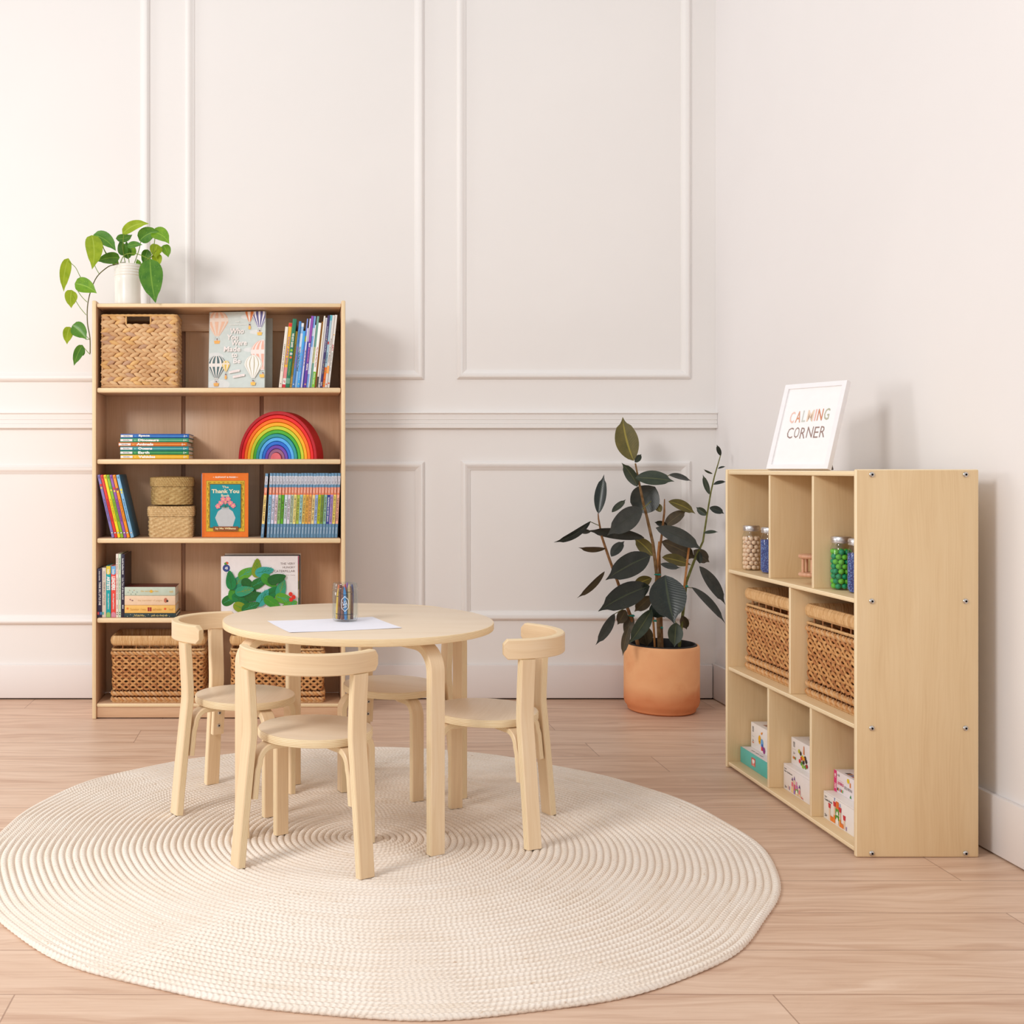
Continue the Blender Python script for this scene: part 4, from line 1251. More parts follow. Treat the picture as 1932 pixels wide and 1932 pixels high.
def weave_wall(m, loop, z0, z1, rows, mat, cols, amp, bulge=0.0, slant=False):
    S = 4
    n = len(loop); nz = rows * S
    vs = []; fs = []
    for j in range(nz + 1):
        v = j / nz; z = z0 + (z1 - z0) * v
        for i, (x, y, nx, ny) in enumerate(loop):
            u = i / n * cols
            if slant:
                d = amp * math.sin(2 * PI * (u * 1.0 + v * rows * .5)) + amp * .5 * math.sin(2 * PI * v * rows)
            else:
                cu, cv = math.floor(u), math.floor(v * rows - 1e-6)
                fu, fv = u - cu, v * rows - cv
                s = 1 if (cu + cv) % 2 else -1
                d = amp * s * math.sin(PI * fu) ** .7 * (math.sin(PI * min(max(fv, 0), 1)) ** .5) - amp * .5 * (1 - math.sin(PI * min(max(fv, 0), 1)) ** .5)
            d += bulge * math.sin(PI * v)
            vs.append((x + nx * d, y + ny * d, z))
    for j in range(nz):
        for i in range(n):
            i2 = (i + 1) % n
            fs.append((j * n + i, j * n + i2, (j + 1) * n + i2, (j + 1) * n + i))
    m.add(vs, fs, mat)
def seagrass(name, label, L, D, r, hb, hl, loc, mat, matl, over=0.004):
    T = thing(name, label, 'basket', loc, 0, 'lidded seagrass baskets')
    cols = 2 * int((2 * (L + D)) / 0.0165 / 2)
    lp, _ = rect_loop(L, D, r, cols * 5)
    m = MB(); weave_wall(m, lp, 0.0, hb, int(hb / .0072), mat, cols, 0.0016, 0.002)
    m.poly([(x, y, 0.0003) for x, y, _, _ in reversed(lp)], mat)
    m.build('basket_body', T, smooth=50)
    lp2, _ = rect_loop(L + 2 * over, D + 2 * over, r + over, 300)
    m = MB(); weave_wall(m, lp2, hb - 0.006, hb + hl, 5, matl, 52, 0.0013, 0.0012, True)
    # domed woven top
    rings = []
    for q in range(9):
        k = 1 - q / 8.0
        rings.append([(x * max(k, .02), y * max(k, .02), hb + hl + .0035 * (1 - k * k) + .0009 * math.sin(i * .9 + q * PI)) for i, (x, y, _, _) in enumerate(lp2)])
    m.ring(rings, matl)
    m.build('lid', T, smooth=50)
seagrass('seagrass_box', 'lower square lidded seagrass basket in the stack of two on the middle shelf', 0.160, 0.150, 0.018, 0.084, 0.030, ((321.0 - CX) / 512, 4.213, SH[2] + .0003), SEA, SEA)
seagrass('seagrass_box', 'upper rounded lidded seagrass basket in the stack of two on the middle shelf', 0.152, 0.140, 0.058, 0.074, 0.027, ((321.0 - CX) / 512, 4.213, SH[2] + .1205), SEA2, SEA2)
# ------------------------------------------------------------------ plants
CAMP = Vector((0, 0, CZ))
def leaf(m, b, t, w, mat, tilt=0.0, bend=(0, 0, 0), shape=0.85, fold=0.10, n=12, tip=1.0, ruffle=0.0, curl=0.0):
    b, t = Vector(b), Vector(t)
    c = (b + t) / 2 + Vector(bend)
    mid = (b + t) / 2
    vw = (CAMP - mid).normalized()
    axis = (t - b).normalized()
    s0 = axis.cross(vw).normalized(); n0 = s0.cross(axis)
    if n0.dot(vw) < 0:
        n0 = -n0
    hw = w / 2 / max(0.35, math.cos(tilt))
    J = 6
    vs = []; fs = []; uvs = []
    for i in range(n + 1):
        s = i / n
        p = b * (1 - s) ** 2 + c * 2 * s * (1 - s) + t * s * s
        d = ((c - b) * (1 - s) + (t - c) * s).normalized()
        side = s0 - d * s0.dot(d); side.normalize()
        nr = side.cross(d)
        if nr.dot(vw) < 0:
            nr = -nr
        sd = side * math.cos(tilt) + nr * math.sin(tilt)
        nn = nr * math.cos(tilt) - side * math.sin(tilt)
        f = math.sin(PI * s ** shape) if 0 < s < 1 else 0.0
        f = max(f, 0.0) ** 0.8 if s < .8 else max(f, 0.0) ** tip
        f = max(f, 0.015)
        for j in range(J + 1):
            k = 2 * j / J - 1
            q = p + sd * hw * f * k + nn * (abs(k) ** 1.3 * hw * f * fold * 2 - curl * (k * hw * f) ** 2 * 30 + ruffle * math.sin(s * 14 + k * 2) * f)
            vs.append(q)
    for i in range(n):
        for j in range(J):
            fs.append((i * (J + 1) + j, i * (J + 1) + j + 1, (i + 1) * (J + 1) + j + 1, (i + 1) * (J + 1) + j))
            uvs.append([(j / J, i / n), ((j + 1) / J, i / n), ((j + 1) / J, (i + 1) / n), (j / J, (i + 1) / n)])
    m.add(vs, fs, mat, uvs)

def leaf_mat(name, a, b, vein, rough=0.3, spec=0.5, veinw=0.035, rib=0.0, var=None, trans=0.0):
    t = NT(name)
    u, v, _ = t.xyz(t.coord('UV'))
    du = t.m('ABSOLUTE', t.m('SUBTRACT', u, 0.5))
    nz = t.noise(t.coord('Object'), 35.0, 3.0)
    col = t.ramp(nz, [(0.3, a), (0.7, b)])
    if var:
        fl = t.noise(t.vec(t.m('MULTIPLY', u, 6.0), t.m('MULTIPLY', v, 4.0), t.m('MULTIPLY', nz, 3.0)), 3.0, 2.0)
        col = t.mix(t.m('MULTIPLY', t.m('GREATER_THAN', fl, 0.68), 0.6), col, var)
    rb = t.m('SINE', t.m('MULTIPLY', t.m('SUBTRACT', v, t.m('MULTIPLY', du, 0.35)), 110.0))
    mid = t.m('LESS_THAN', du, veinw)
    col = t.mix(t.m('MULTIPLY', mid, 0.75), col, vein)
    h = t.m('ADD', t.m('MULTIPLY', rb, rib), t.m('MULTIPLY', mid, -0.6))
    t.done(col, rough, spec, t.bump(h, 0.3, 0.0015))
    if trans:
        p = [x for x in t.t.nodes if x.type == 'BSDF_PRINCIPLED'][0]
        tr = t.n('ShaderNodeBsdfTranslucent'); t.set(tr.inputs[0], col)
        mx = t.n('ShaderNodeMixShader', {0: trans, 1: p.outputs[0], 2: tr.outputs[0]})
        t.t.links.new(mx.outputs[0], t.out.inputs[0])
    return t.mat
RB = {'d': leaf_mat('rubber_leaf_dark', (16, 24, 18), (30, 38, 28), (62, 70, 46), 0.26, 0.45, .03, .12),
      'g': leaf_mat('rubber_leaf_grey', (44, 48, 44), (62, 64, 58), (46, 52, 42), 0.38, 0.45, .03, .1),
      'm': leaf_mat('rubber_leaf_green', (34, 46, 30), (52, 60, 42), (86, 90, 54), 0.36, 0.42, .03, .1),
      'o': leaf_mat('rubber_leaf_underside', (86, 80, 36), (108, 96, 46), (158, 144, 60), 0.5, 0.35, .04, .2),
      'b': leaf_mat('rubber_leaf_bronze', (64, 54, 36), (84, 70, 46), (100, 86, 56), 0.45, 0.4, .03, .2)}

def rubber_plant():
    Y0 = 4.268
    T = thing('rubber_plant', 'rubber plant with dark leaves in a terracotta pot in the room corner', 'potted plant', (1.381, Y0, 0.0))
    base = Vector((1.381, Y0, 0))
    def R(zx, zy, dy=0.0):
        return W(1000 + zx / 3.019, 760 + zy / 3.019, Y0 + dy) - base
    # the leaf routine works in world space, so shift its camera
    global CAMP
    CAMP = Vector((0, 0, CZ)) - base
    t = NT('terracotta')
    p = t.coord('Object'); x, y, z = t.xyz(p)
    nz = t.noise(p, 7.0, 4.0); n2 = t.noise(p, 160.0, 2.0)
    low_step = t.m('GREATER_THAN', t.m('ADD', t.m('MULTIPLY', nz, 0.09), 0.055), z)  # cut-off low on the pot, made uneven by the noise
    low = t.n('ShaderNodeMapRange', {0: t.m('SUBTRACT', z, t.m('MULTIPLY', nz, 0.10)), 1: 0.0, 2: 0.055, 3: 1.0, 4: 0.0}).outputs[0]
    col = t.ramp(nz, [(0.3, (234, 168, 120)), (0.55, (240, 180, 130)), (0.75, (226, 154, 106))])
    col = t.mix(t.m('MULTIPLY', low, 0.65), col, (200, 108, 62))  # clay turns darker and redder towards the foot of the pot
    terra = t.done(col, 0.75, 0.2, t.bump(n2, 0.1, 0.001))
    r = 0.1380; h = 0.252
    m = MB()
    m.lathe([(0.001, 0.0), (r - .022, 0.0), (r - .014, .006), (r - .012, .016), (r - .004, .026), (r, .040), (r, h - .012), (r - .0015, h - .003), (r - .004, h), (r - .0085, h), (r - .0095, h - .006), (r - .010, 0.05)], terra, 72)
    m.build('pot', T, smooth=40)
    blk = plain((26, 24, 24), 0.5, 0.35, 4)
    m = MB(); m.lathe([(r - .0105, h - .03), (r - .0105, h + .0015), (r - .0125, h + .0035), (r - .017, h + .0035), (r - .0185, h - .002), (r - .021, h - .05), (r - .024, .03)], blk, 72)
    m.build('inner_pot', T, smooth=40)
    soil = plain((44, 34, 28), 0.9, 0.1, 10, 200)
    m = MB()
    rings = []
    rnd = random.Random(2)
    for q in range(8):
        rr = (r - .022) * (1 - q / 7.2)
        rings.append([(rr * math.cos(a), rr * math.sin(a), h - .032 + rnd.uniform(-.003, .003)) for a in [2 * PI * k / 40 for k in range(40)]])
    m.ring(rings, soil, True, None, soil); m.build('soil', T)
    bark = plain((122, 92, 58), 0.7, 0.2, 18, 60); green = plain((104, 104, 48), 0.6, 0.3, 16, 50); brown = plain((128, 88, 52), 0.65, 0.2, 16, 50)
    stems = [([(738, 1400, 0), (728, 1180, 0), (722, 980, 0), (700, 800, .01), (668, 660, .01), (645, 570, .0), (620, 450, 0), (600, 345, 0)], [.0075, .007, .0065, .006, .0055, .005, .0045, .003], bark),
             ([(620, 1400, -.02), (578, 1230, -.03), (510, 1050, -.04), (448, 880, -.03), (408, 760, -.02), (390, 660, -.02), (388, 630, -.02)], [.007, .0065, .0055, .005, .0045, .003, .002], brown),
             ([(850, 1390, .03), (876, 1150, .03), (890, 1020, .03), (935, 900, .02), (985, 790, 0), (1008, 640, -.02), (1030, 510, -.03), (1050, 420, -.03), (1085, 300, -.03)], [.006, .006, .0055, .005, .0038, .0032, .003, .0026, .0018], green),
             ([(752, 1400, .03), (742, 1100, .03), (736, 860, .03), (752, 740, .03), (765, 620, .03), (766, 548, .03)], [.006, .006, .005, .0045, .004, .002], brown)]
    for pts, rad, mt in stems:
        m = MB(); m.tube([R(*q) for q in pts], rad, mt, 8); m.build('stem', T)
    cane = plain((166, 110, 58), 0.55, 0.3, 14, 40)
    for pts in (([(872, 1100, -.02), (905, 826, -.02)]), ([(712, 1395, .01), (700, 1215, .01), (736, 790, .0)])):
        m = MB(); m.tube([R(*q) for q in pts], .0042, cane, 8); m.build('cane', T)
    tie = plain((0, 140, 124), 0.5, 0.4, 6)
    for zx, zy, dy in ((578, 1212, -.03), (726, 978, .0), (716, 1242, .01), (740, 1280, .02), (884, 1044, .02)):
        c = R(zx, zy, dy); m = MB()
        m.loop_tube([c + Vector((.0095 * math.cos(a), .0095 * math.sin(a), .0008 * math.sin(2 * a))) for a in [2 * PI * k / 16 for k in range(16)]], .0028, tie, 6)
        m.build('tie', T)
    m = MB()
    S = 3.019 / 1.0
    def lf(b, tp, w, mt, db=0.0, dt=0.0, tilt=0.0, sag=0.0, side=0.0, pet=None, **k):
        B = R(b[0], b[1], db); P = R(tp[0], tp[1], dt)
        wm = w / 3.019 / 496.0
        ax = (P - B); perp = Vector((-ax.z, 0, ax.x)).normalized()
        bend = perp * (side / 3.019 / 496.0) + Vector((0, 0, -sag / 3.019 / 496.0))
        leaf(m, B, P, wm, RB[mt], math.radians(tilt), bend, 0.88, k.pop('fold', 0.11), 14, 1.3, **k)
        if pet:
            m.tube([R(*pet), B + (P - B) * .02], .0016, green, 5)
    lf((590, 330), (528, 82), 128, 'o', 0, .03, side=20)
    lf((598, 340), (634, 292), 34, 'm', .01, .02)
    lf((612, 478), (522, 342), 62, 'm', 0, .02, 25, side=-16)
    lf((600, 428), (822, 448), 82, 'm', -.01, -.06, 20, side=14)
    lf((790, 412), (920, 446), 32, 'g', .03, .08, 40, side=12, pet=(700, 440, .01))
    lf((712, 478), (592, 628), 175, 'g', .05, .06, 0, shape_=0) if False else lf((712, 478), (588, 632), 168, 'g', .06, .08)
    lf((640, 606), (440, 755), 118, 'g', -.02, -.10, 15, side=-18, pet=(690, 560, 0))
    lf((466, 624), (546, 550), 36, 'm', .01, .07, 20)
    lf((390, 632), (422, 408), 66, 'd', -.02, 0, 10, side=6)
    lf((346, 674), (135, 795), 42, 'd', -.05, -.10, 35, side=34, pet=(396, 700, -.02))
    lf((652, 770), (318, 728), 62, 'g', .0, -.04, 30, side=-16)
    lf((345, 735), (272, 728), 28, 'g', -.03, -.05, 20)
    lf((432, 830), (275, 824), 32, 'b', -.03, -.08, 40, side=12)
    lf((462, 876), (538, 788), 56, 'g', -.03, .0, 10, side=8)
    lf((700, 872), (590, 768), 78, 'o', .03, .06, 10, side=-16)
    lf((686, 872), (430, 1010), 128, 'd', -.06, -.16, 8, side=-22, ruffle=.003)
    lf((426, 960), (268, 1112), 36, 'b', -.04, -.09, 40, side=14)
    lf((682, 1044), (388, 1188), 132, 'd', -.06, -.15, 5, side=-26)
    lf((694, 1000), (592, 1050), 66, 'o', .02, .05, 20, side=-16)
    lf((770, 982), (822, 1258), 198, 'd', -.08, -.16, 0, side=-14)
    lf((782, 694), (708, 680), 34, 'd', .04, .06, 20)
    lf((766, 706), (892, 612), 66, 'b', .04, .07, 12, side=10)
    lf((788, 562), (942, 632), 58, 'o', .05, .08, 20, side=20)
    lf((716, 712), (980, 838), 88, 'g', -.04, -.08, 15, side=22)
    lf((748, 790), (950, 892), 90, 'b', .03, .09, 10, side=16)
    lf((930, 840), (1022, 908), 74, 'b', .05, .08, 10)
    lf((752, 880), (918, 924), 64, 'o', .02, .07, 20, side=10)
    lf((742, 918), (858, 940), 36, 'g', -.02, -.03, 35, side=-8)
    lf((964, 930), (1112, 1150), 66, 'g', -.02, .06, 10, side=16)
    lf((920, 1050), (1112, 1258), 44, 'g', -.03, .02, 30, side=26, pet=(886, 1050, .02))
    lf((690, 1150), (768, 1222), 94, 'd', -.04, -.08, 10)
    lf((694, 1176), (562, 1374), 78, 'm', -.09, -.14, 10, side=8)
    lf((482, 1200), (374, 1380), 54, 'g', -.06, -.10, 20, side=8, pet=(540, 1170, -.03))
    lf((545, 1180), (498, 1264), 62, 'b', -.03, -.05, 10)
    lf((832, 1252), (822, 1392), 82, 'm', -.07, -.10, 5, pet=(790, 1180, .0))
    lf((868, 1212), (892, 1292), 50, 'b', .02, .03)
    lf((566, 1270), (528, 1442), 44, 'b', -.10, -.15, 10, side=-10)
    lf((640, 1262), (668, 1392), 92, 'b', .03, .04)
    lf((690, 1100), (594, 1190), 70, 'b', .02, .05, 10)
    lf((575, 1200), (548, 1340), 60, 'b', -.02, -.05)
    lf((745, 622), (718, 570), 42, 'o', .04, .06)
    lf((1086, 302), (1064, 238), 24, 'd', -.03, -.03)
    lf((1070, 376), (1114, 364), 11, 'd', -.03, -.03, 30, side=6)
    lf((1040, 404), (988, 378), 12, 'm', -.03, -.03, 30, side=4)
    lf((1044, 466), (1118, 450), 20, 'd', -.03, -.04, 20, side=10)
    lf((1022, 522), (984, 408), 30, 'm', -.03, -.02, 10)
    lf((1022, 598), (1106, 632), 42, 'd', -.03, -.05, 10, side=8)
    lf((1008, 640), (946, 594), 40, 'm', -.02, 0, 10)
    lf((988, 742), (1072, 736), 20, 'm', -.01, -.03, 30, side=6)
    lf((968, 916), (964, 842), 32, 'd', .0, .0)
    m.build('foliage', T, smooth=80)
    CAMP = Vector((0, 0, CZ))
rubber_plant()

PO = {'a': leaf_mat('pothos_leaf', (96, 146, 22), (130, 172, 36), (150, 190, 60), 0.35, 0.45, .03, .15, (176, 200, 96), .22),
      'b': leaf_mat('pothos_leaf_yellow', (140, 166, 24), (168, 188, 44), (182, 204, 80), 0.4, 0.4, .03, .15, None, .28),  # lighter, yellower leaf green
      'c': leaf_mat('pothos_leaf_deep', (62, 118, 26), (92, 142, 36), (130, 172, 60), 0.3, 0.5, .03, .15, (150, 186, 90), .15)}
def pothos():
    Y0 = 4.205
    sc = F / Y0
    base = W(241, 571, Y0); base.z = 1.5227
    T = thing('pothos_plant', 'trailing pothos in a ribbed white pot on top of the bookcase', 'potted plant', base)
    global CAMP
    CAMP = Vector((0, 0, CZ)) - base
    def R(zx, zy, dy=0.0):
        return W(80 + zx / 3.22, 380 + zy / 3.22, Y0 + dy) - base
    cer = plain((244, 240, 232), 0.28, 0.5, 2, 20, coat=0.3)
    r, h = 0.0495, 0.1555
    prof = [(0.001, 0.0), (r - .006, 0.0), (r - .002, .003), (r - .001, .01), (r - .002, .05), (r - .001, .10), (r, .108)]
    for k in range(4):
        z = .112 + k * .0105
        prof += [(r - .001, z), (r + .0016, z + .003), (r + .0016, z + .006), (r - .001, z + .009)]
    prof += [(r + .001, h - .002), (r, h), (r - .003, h), (r - .004, h - .004), (r - .005, .11)]
    m = MB(); m.lathe(prof, cer, 64); m.build('pot', T, smooth=50)
    m = MB(); m.lathe([(r - .005, h - .018), (0.001, h - .012)], plain((52, 40, 30), .9, .1, 10, 200), 40); m.build('soil', T)
    st = plain((122, 146, 48), .5, .3, 10, 50); vn = plain((96, 90, 44), .55, .3, 12, 50)
    vines = [([(520, 400, 0), (500, 372, -.02), (440, 384, -.05), (395, 400, -.06), (330, 460, -.06), (292, 550, -.06), (274, 640, -.07), (274, 740, -.085), (289, 830, -.09), (290, 925, -.085)], vn, .0021),
             ([(272, 612, -.065), (236, 575, -.07), (198, 516, -.08)], st, .0013), ([(266, 690, -.08), (225, 640, -.08), (184, 570, -.08)], st, .0013), ([(224, 446, -.08), (200, 400, -.08), (160, 365, -.08)], st, .0013),
             ([(292, 548, -.06), (255, 500, -.07), (224, 446, -.08)], st, .0014),
             ([(288, 838, -.09), (262, 838, -.09)], st, .0012), ([(288, 838, -.09), (230, 790, -.09), (168, 765, -.09)], st, .0011), ([(290, 930, -.085), (262, 900, -.08), (246, 878, -.08)], st, .0012),
             ([(510, 400, 0), (490, 300, -.01), (494, 200, -.01)], st, .0016), ([(550, 400, .01), (585, 300, 0), (600, 235, -.01)], st, .0016), ([(570, 400, 0), (660, 330, -.02), (685, 215, -.03)], st, .0015),
             ([(480, 400, -.01), (385, 310, -.03), (352, 215, -.04)], st, .0015), ([(490, 400, -.01), (400, 340, -.03), (350, 240, -.04), (300, 210, -.05)], st, .0015), ([(345, 440, -.06), (315, 380, -.06), (290, 250, -.06)], st, .0014),
             ([(470, 385, -.02), (500, 325, -.03), (570, 318, -.05), (655, 352, -.06)], st, .0016), ([(560, 400, 0), (640, 360, -.01), (690, 300, -.01)], st, .0014), ([(530, 400, 0), (520, 330, 0), (490, 260, 0)], st, .0015)]
    for pts, mt, rad in vines:
        P = [R(*q) for q in pts]
        # smooth the control line
        Q = []
        for i in range(len(P) - 1):
            p0, p1, p2, p3 = P[max(i - 1, 0)], P[i], P[i + 1], P[min(i + 2, len(P) - 1)]
            for k in range(5):
                u = k / 5
                Q.append(0.5 * ((2 * p1) + (p2 - p0) * u + (2 * p0 - 5 * p1 + 4 * p2 - p3) * u * u + (3 * p1 - p0 - 3 * p2 + p3) * u ** 3))
        Q.append(P[-1])
        m = MB(); m.tube(Q, rad, mt, 6); m.build('vine' if mt is vn else 'stem', T)
    m = MB()
    def lf(b, tp, w, mt, db=0.0, dt=0.0, tilt=0.0, side=0.0, **k):
        B = R(b[0], b[1], db); P = R(tp[0], tp[1], dt); wm = w / 3.22 / sc
        ax = P - B; perp = Vector((-ax.z, 0, ax.x)).normalized()
        leaf(m, B, P, wm, PO[mt], math.radians(tilt), perp * (side / 3.22 / sc), 0.66, k.pop('fold', .12), 12, 1.0, **k)
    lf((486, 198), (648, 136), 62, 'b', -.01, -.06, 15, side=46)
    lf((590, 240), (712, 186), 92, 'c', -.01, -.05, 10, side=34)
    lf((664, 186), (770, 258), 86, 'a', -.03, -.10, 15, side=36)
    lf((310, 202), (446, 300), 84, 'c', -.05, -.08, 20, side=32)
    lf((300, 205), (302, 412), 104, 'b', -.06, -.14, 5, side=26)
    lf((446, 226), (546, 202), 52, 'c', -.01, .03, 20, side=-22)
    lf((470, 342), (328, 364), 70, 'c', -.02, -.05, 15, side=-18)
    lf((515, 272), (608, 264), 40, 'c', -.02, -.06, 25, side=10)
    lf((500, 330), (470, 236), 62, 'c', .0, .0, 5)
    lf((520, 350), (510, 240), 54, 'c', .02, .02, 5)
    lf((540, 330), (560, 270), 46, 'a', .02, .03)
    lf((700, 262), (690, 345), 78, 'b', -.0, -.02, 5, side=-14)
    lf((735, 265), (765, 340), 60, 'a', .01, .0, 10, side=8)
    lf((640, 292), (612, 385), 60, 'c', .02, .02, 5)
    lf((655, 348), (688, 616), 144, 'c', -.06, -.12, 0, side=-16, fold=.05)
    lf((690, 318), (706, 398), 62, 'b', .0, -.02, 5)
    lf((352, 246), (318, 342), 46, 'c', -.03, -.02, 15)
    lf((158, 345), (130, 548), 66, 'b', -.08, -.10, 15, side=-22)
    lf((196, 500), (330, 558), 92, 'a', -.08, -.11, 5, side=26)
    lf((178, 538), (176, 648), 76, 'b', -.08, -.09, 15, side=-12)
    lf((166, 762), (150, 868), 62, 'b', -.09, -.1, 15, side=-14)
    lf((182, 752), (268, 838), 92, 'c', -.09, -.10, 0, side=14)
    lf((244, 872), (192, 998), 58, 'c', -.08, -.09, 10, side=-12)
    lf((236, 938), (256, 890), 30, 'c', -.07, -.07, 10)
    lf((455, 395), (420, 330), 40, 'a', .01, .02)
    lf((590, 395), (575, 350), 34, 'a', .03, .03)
    m.build('foliage', T, smooth=80)
    CAMP = Vector((0, 0, CZ))
pothos()
# ------------------------------------------------------------------ low shelf unit
UX0, UX1, UY0, UY1, UH = 1.3138, 1.6035, 2.645, 3.455, 0.9145
UT = 0.0125
SZ = [0.0205, 0.3112, 0.6092]
DIV = {0: (2.898, 3.160), 1: (3.021,), 2: (2.886, 3.151)}
def unit():
    T = thing('low_shelf_unit', 'low birch shelf unit with eight cubbies against the right wall', 'shelf unit')
    for i, y in enumerate((UY0, UY1 - UT)):
        m = MB()
        m.box((UX0, y, 0.0005), (UX1, y + UT, UH), M_UNIT, 0.004, 2, M_UEDGE, seg=3)
        sp = m.build('side_panel', T)
        if i == 0:
            for z in (0.902, 0.604, 0.305, 0.0105):
                for x in (UX0 + 0.037, UX1 - 0.032):
                    m = MB(); screw(m, (x, y - 0.0002, z), (0, -1, 0), 0.0062, None, 0.0035)
                    m.build('screw', sp)
    a, b = UY0 + UT, UY1 - UT
    m = MB(); m.box((UX0 + 0.004, a, UH - 0.004 - 0.0125), (UX1, b, UH - 0.004), M_UNIT, 0.004, 1, M_UEDGE); m.build('top_panel', T)
    for k, nm in ((1, 'shelf'), (2, 'shelf'), (0, 'base_shelf')):
        m = MB(); m.box((UX0 + 0.004, a + .0005, SZ[k] - 0.0122), (UX1 - 0.010, b - .0005, SZ[k]), M_UNIT, 0.004, 1, M_UEDGE); m.build(nm, T)
    tops = [SZ[1] - 0.0122, SZ[2] - 0.0122, UH - 0.0165]
    for k in range(3):
        for y in DIV[k]:
            m = MB(); m.box((UX0 + 0.008, y - 0.006, SZ[k]), (UX1 - 0.010, y + 0.006, tops[k]), M_UNIT, 0.002, 2, M_UEDGE); m.build('divider', T)
    m = MB(); m.box((UX1 - 0.010, a, 0.008), (UX1 - 0.002, b, UH - 0.0165), M_UNIT, 0.001, 2); m.build('back_panel', T)
unit()

# ------------------------------------------------------------------ framed sign
def sign():
    bl = Vector((1.332, 3.196, 0)); br = Vector((1.422, 3.018, 0))
    d = (br - bl).normalized(); rz = math.atan2(d.y, d.x)
    Wd, Hh, t = 0.2000, 0.2540, 0.016
    lean = math.radians(18.3)
    mid = (bl + br) / 2
    T = thing('framed_sign', 'white framed sign with coloured lettering leaning on top of the low shelf unit', 'picture frame', (mid.x, mid.y, UH - 0.004 + t * math.sin(lean) + 0.0003), 0, None, (-lean, 0, rz))
    fw = 0.0135
    m = MB()
    fr = plain((244, 241, 243), 0.4, 0.4, 2)
    def bar(p):
        m.add(p, [(0, 1, 2, 3), (4, 7, 6, 5), (0, 4, 5, 1), (1, 5, 6, 2), (2, 6, 7, 3), (3, 7, 4, 0)], fr)
    x0, x1, z0, z1 = -Wd / 2, Wd / 2, 0.0, Hh
    o = [(x0, z0), (x1, z0), (x1, z1), (x0, z1)]; i_ = [(x0 + fw, z0 + fw), (x1 - fw, z0 + fw), (x1 - fw, z1 - fw), (x0 + fw, z1 - fw)]
    for k in range(4):
        q = (k + 1) % 4
        bar([(o[k][0], 0, o[k][1]), (o[q][0], 0, o[q][1]), (i_[q][0], 0, i_[q][1]), (i_[k][0], 0, i_[k][1]),
             (o[k][0], t, o[k][1]), (o[q][0], t, o[q][1]), (i_[q][0], t, i_[q][1]), (i_[k][0], t, i_[k][1])])
    m.build('frame', T, smooth=0)
    m = MB(); m.box((x0 + fw * .7, 0.005, z0 + fw * .7), (x1 - fw * .7, 0.012, z1 - fw * .7), plain((247, 246, 246), 0.35, 0.4, 1))
    pr = m.build('print', T, smooth=0)
    m = MB(); y = 0.0046
    xs = -0.0625
    cols = [(240, 200, 186), (220, 160, 130), (206, 208, 200), (236, 212, 190), (238, 188, 176), (210, 138, 104), (188, 186, 164)]
    wd = [.0150, .0170, .0115, .0200, .0042, .0165, .0165]
    for s, c, w_ in zip('CALMING', cols, wd):
        text(m, s, plain(c, .5, .3, 2), front(xs + w_ / 2, y, 0.1545 + (xs + .06) * .05), w_, .0345, .012)
        xs += w_ + .0043
    xs = -0.060
    for s, w_, dz in (('C', .019, 0), ('O', .0165, .001), ('R', .0165, -.001), ('N', .019, .001), ('E', .0145, 0), ('R', .0165, .001)):
        text(m, s, plain((158, 132, 124), .5, .3, 2), front(xs + w_ / 2, y, 0.1075 + dz), w_, .0325, -.002)
        xs += w_ + .0042
    m.build('lettering', pr, smooth=0)
    m = MB(); m.box((-.028, t, .165), (.028, t + .003, .17), fr)
    # easel leg reaching back to the shelf top
    a, b = Vector((0, t + .001, .17)), Vector((0, t + .092, .032))
    vs = [a + Vector((-.022, 0, 0)), a + Vector((.022, 0, 0)), b + Vector((.03, 0, 0)), b + Vector((-.03, 0, 0))]
    off = Vector((0, .002, .002))
    vs += [v + off for v in vs]
    m.add(vs, [(0, 1, 2, 3), (4, 7, 6, 5), (0, 4, 5, 1), (1, 5, 6, 2), (2, 6, 7, 3), (3, 7, 4, 0)], plain((120, 112, 108), .6, .3, 4))
    m.build('easel_leg', T, smooth=0)
sign()

# ------------------------------------------------------------------ glass jars
def glass_mat(name, tint=(250, 252, 252), refl=0.9):
    t = NT(name)
    fc = t.n('ShaderNodeLayerWeight', {0: 0.5}).outputs[1]
    fr = t.m('MULTIPLY_ADD', t.m('POWER', fc, 4.0), 0.55, 0.05)
    tr = t.n('ShaderNodeBsdfTransparent'); tr.inputs[0].default_value = lin(tint)
    gl = t.n('ShaderNodeBsdfGlossy'); gl.inputs['Roughness'].default_value = 0.03
    mx = t.n('ShaderNodeMixShader', {0: t.m('MULTIPLY', fr, refl), 1: tr.outputs[0], 2: gl.outputs[0]})
    t.t.links.new(mx.outputs[0], t.out.inputs[0])
    return t.mat
GLASS = glass_mat('clear_glass')
LIDM = plain((206, 202, 202), 0.3, 0.6, 5, 90, metal=0.9)
def store_jar(label, loc):
    T = thing('glass_jar', label, 'jar', loc, 0, 'lidded jars in the low shelf unit')
    m = MB(); r = 0.0262
    m.lathe([(0.001, 0.0008), (r - .005, 0.0008), (r - .001, .004), (r, .009), (r, .098), (r - .001, .104), (r - .0035, .111), (r - .005, .114), (r - .005, .122)], GLASS, 48)
    m.build('glass_body', T, smooth=60)
    m = MB(); rl = r - .0022
    m.lathe([(rl - .002, .118), (rl, .1185), (rl + .0003, .1215), (rl - .0008, .1225), (rl - .0008, .1245), (rl + .0003, .1255), (rl + .0003, .132), (rl - .0015, .1345), (.001, .1345)], LIDM, 48)
    m.build('lid', T, smooth=40)
    return T
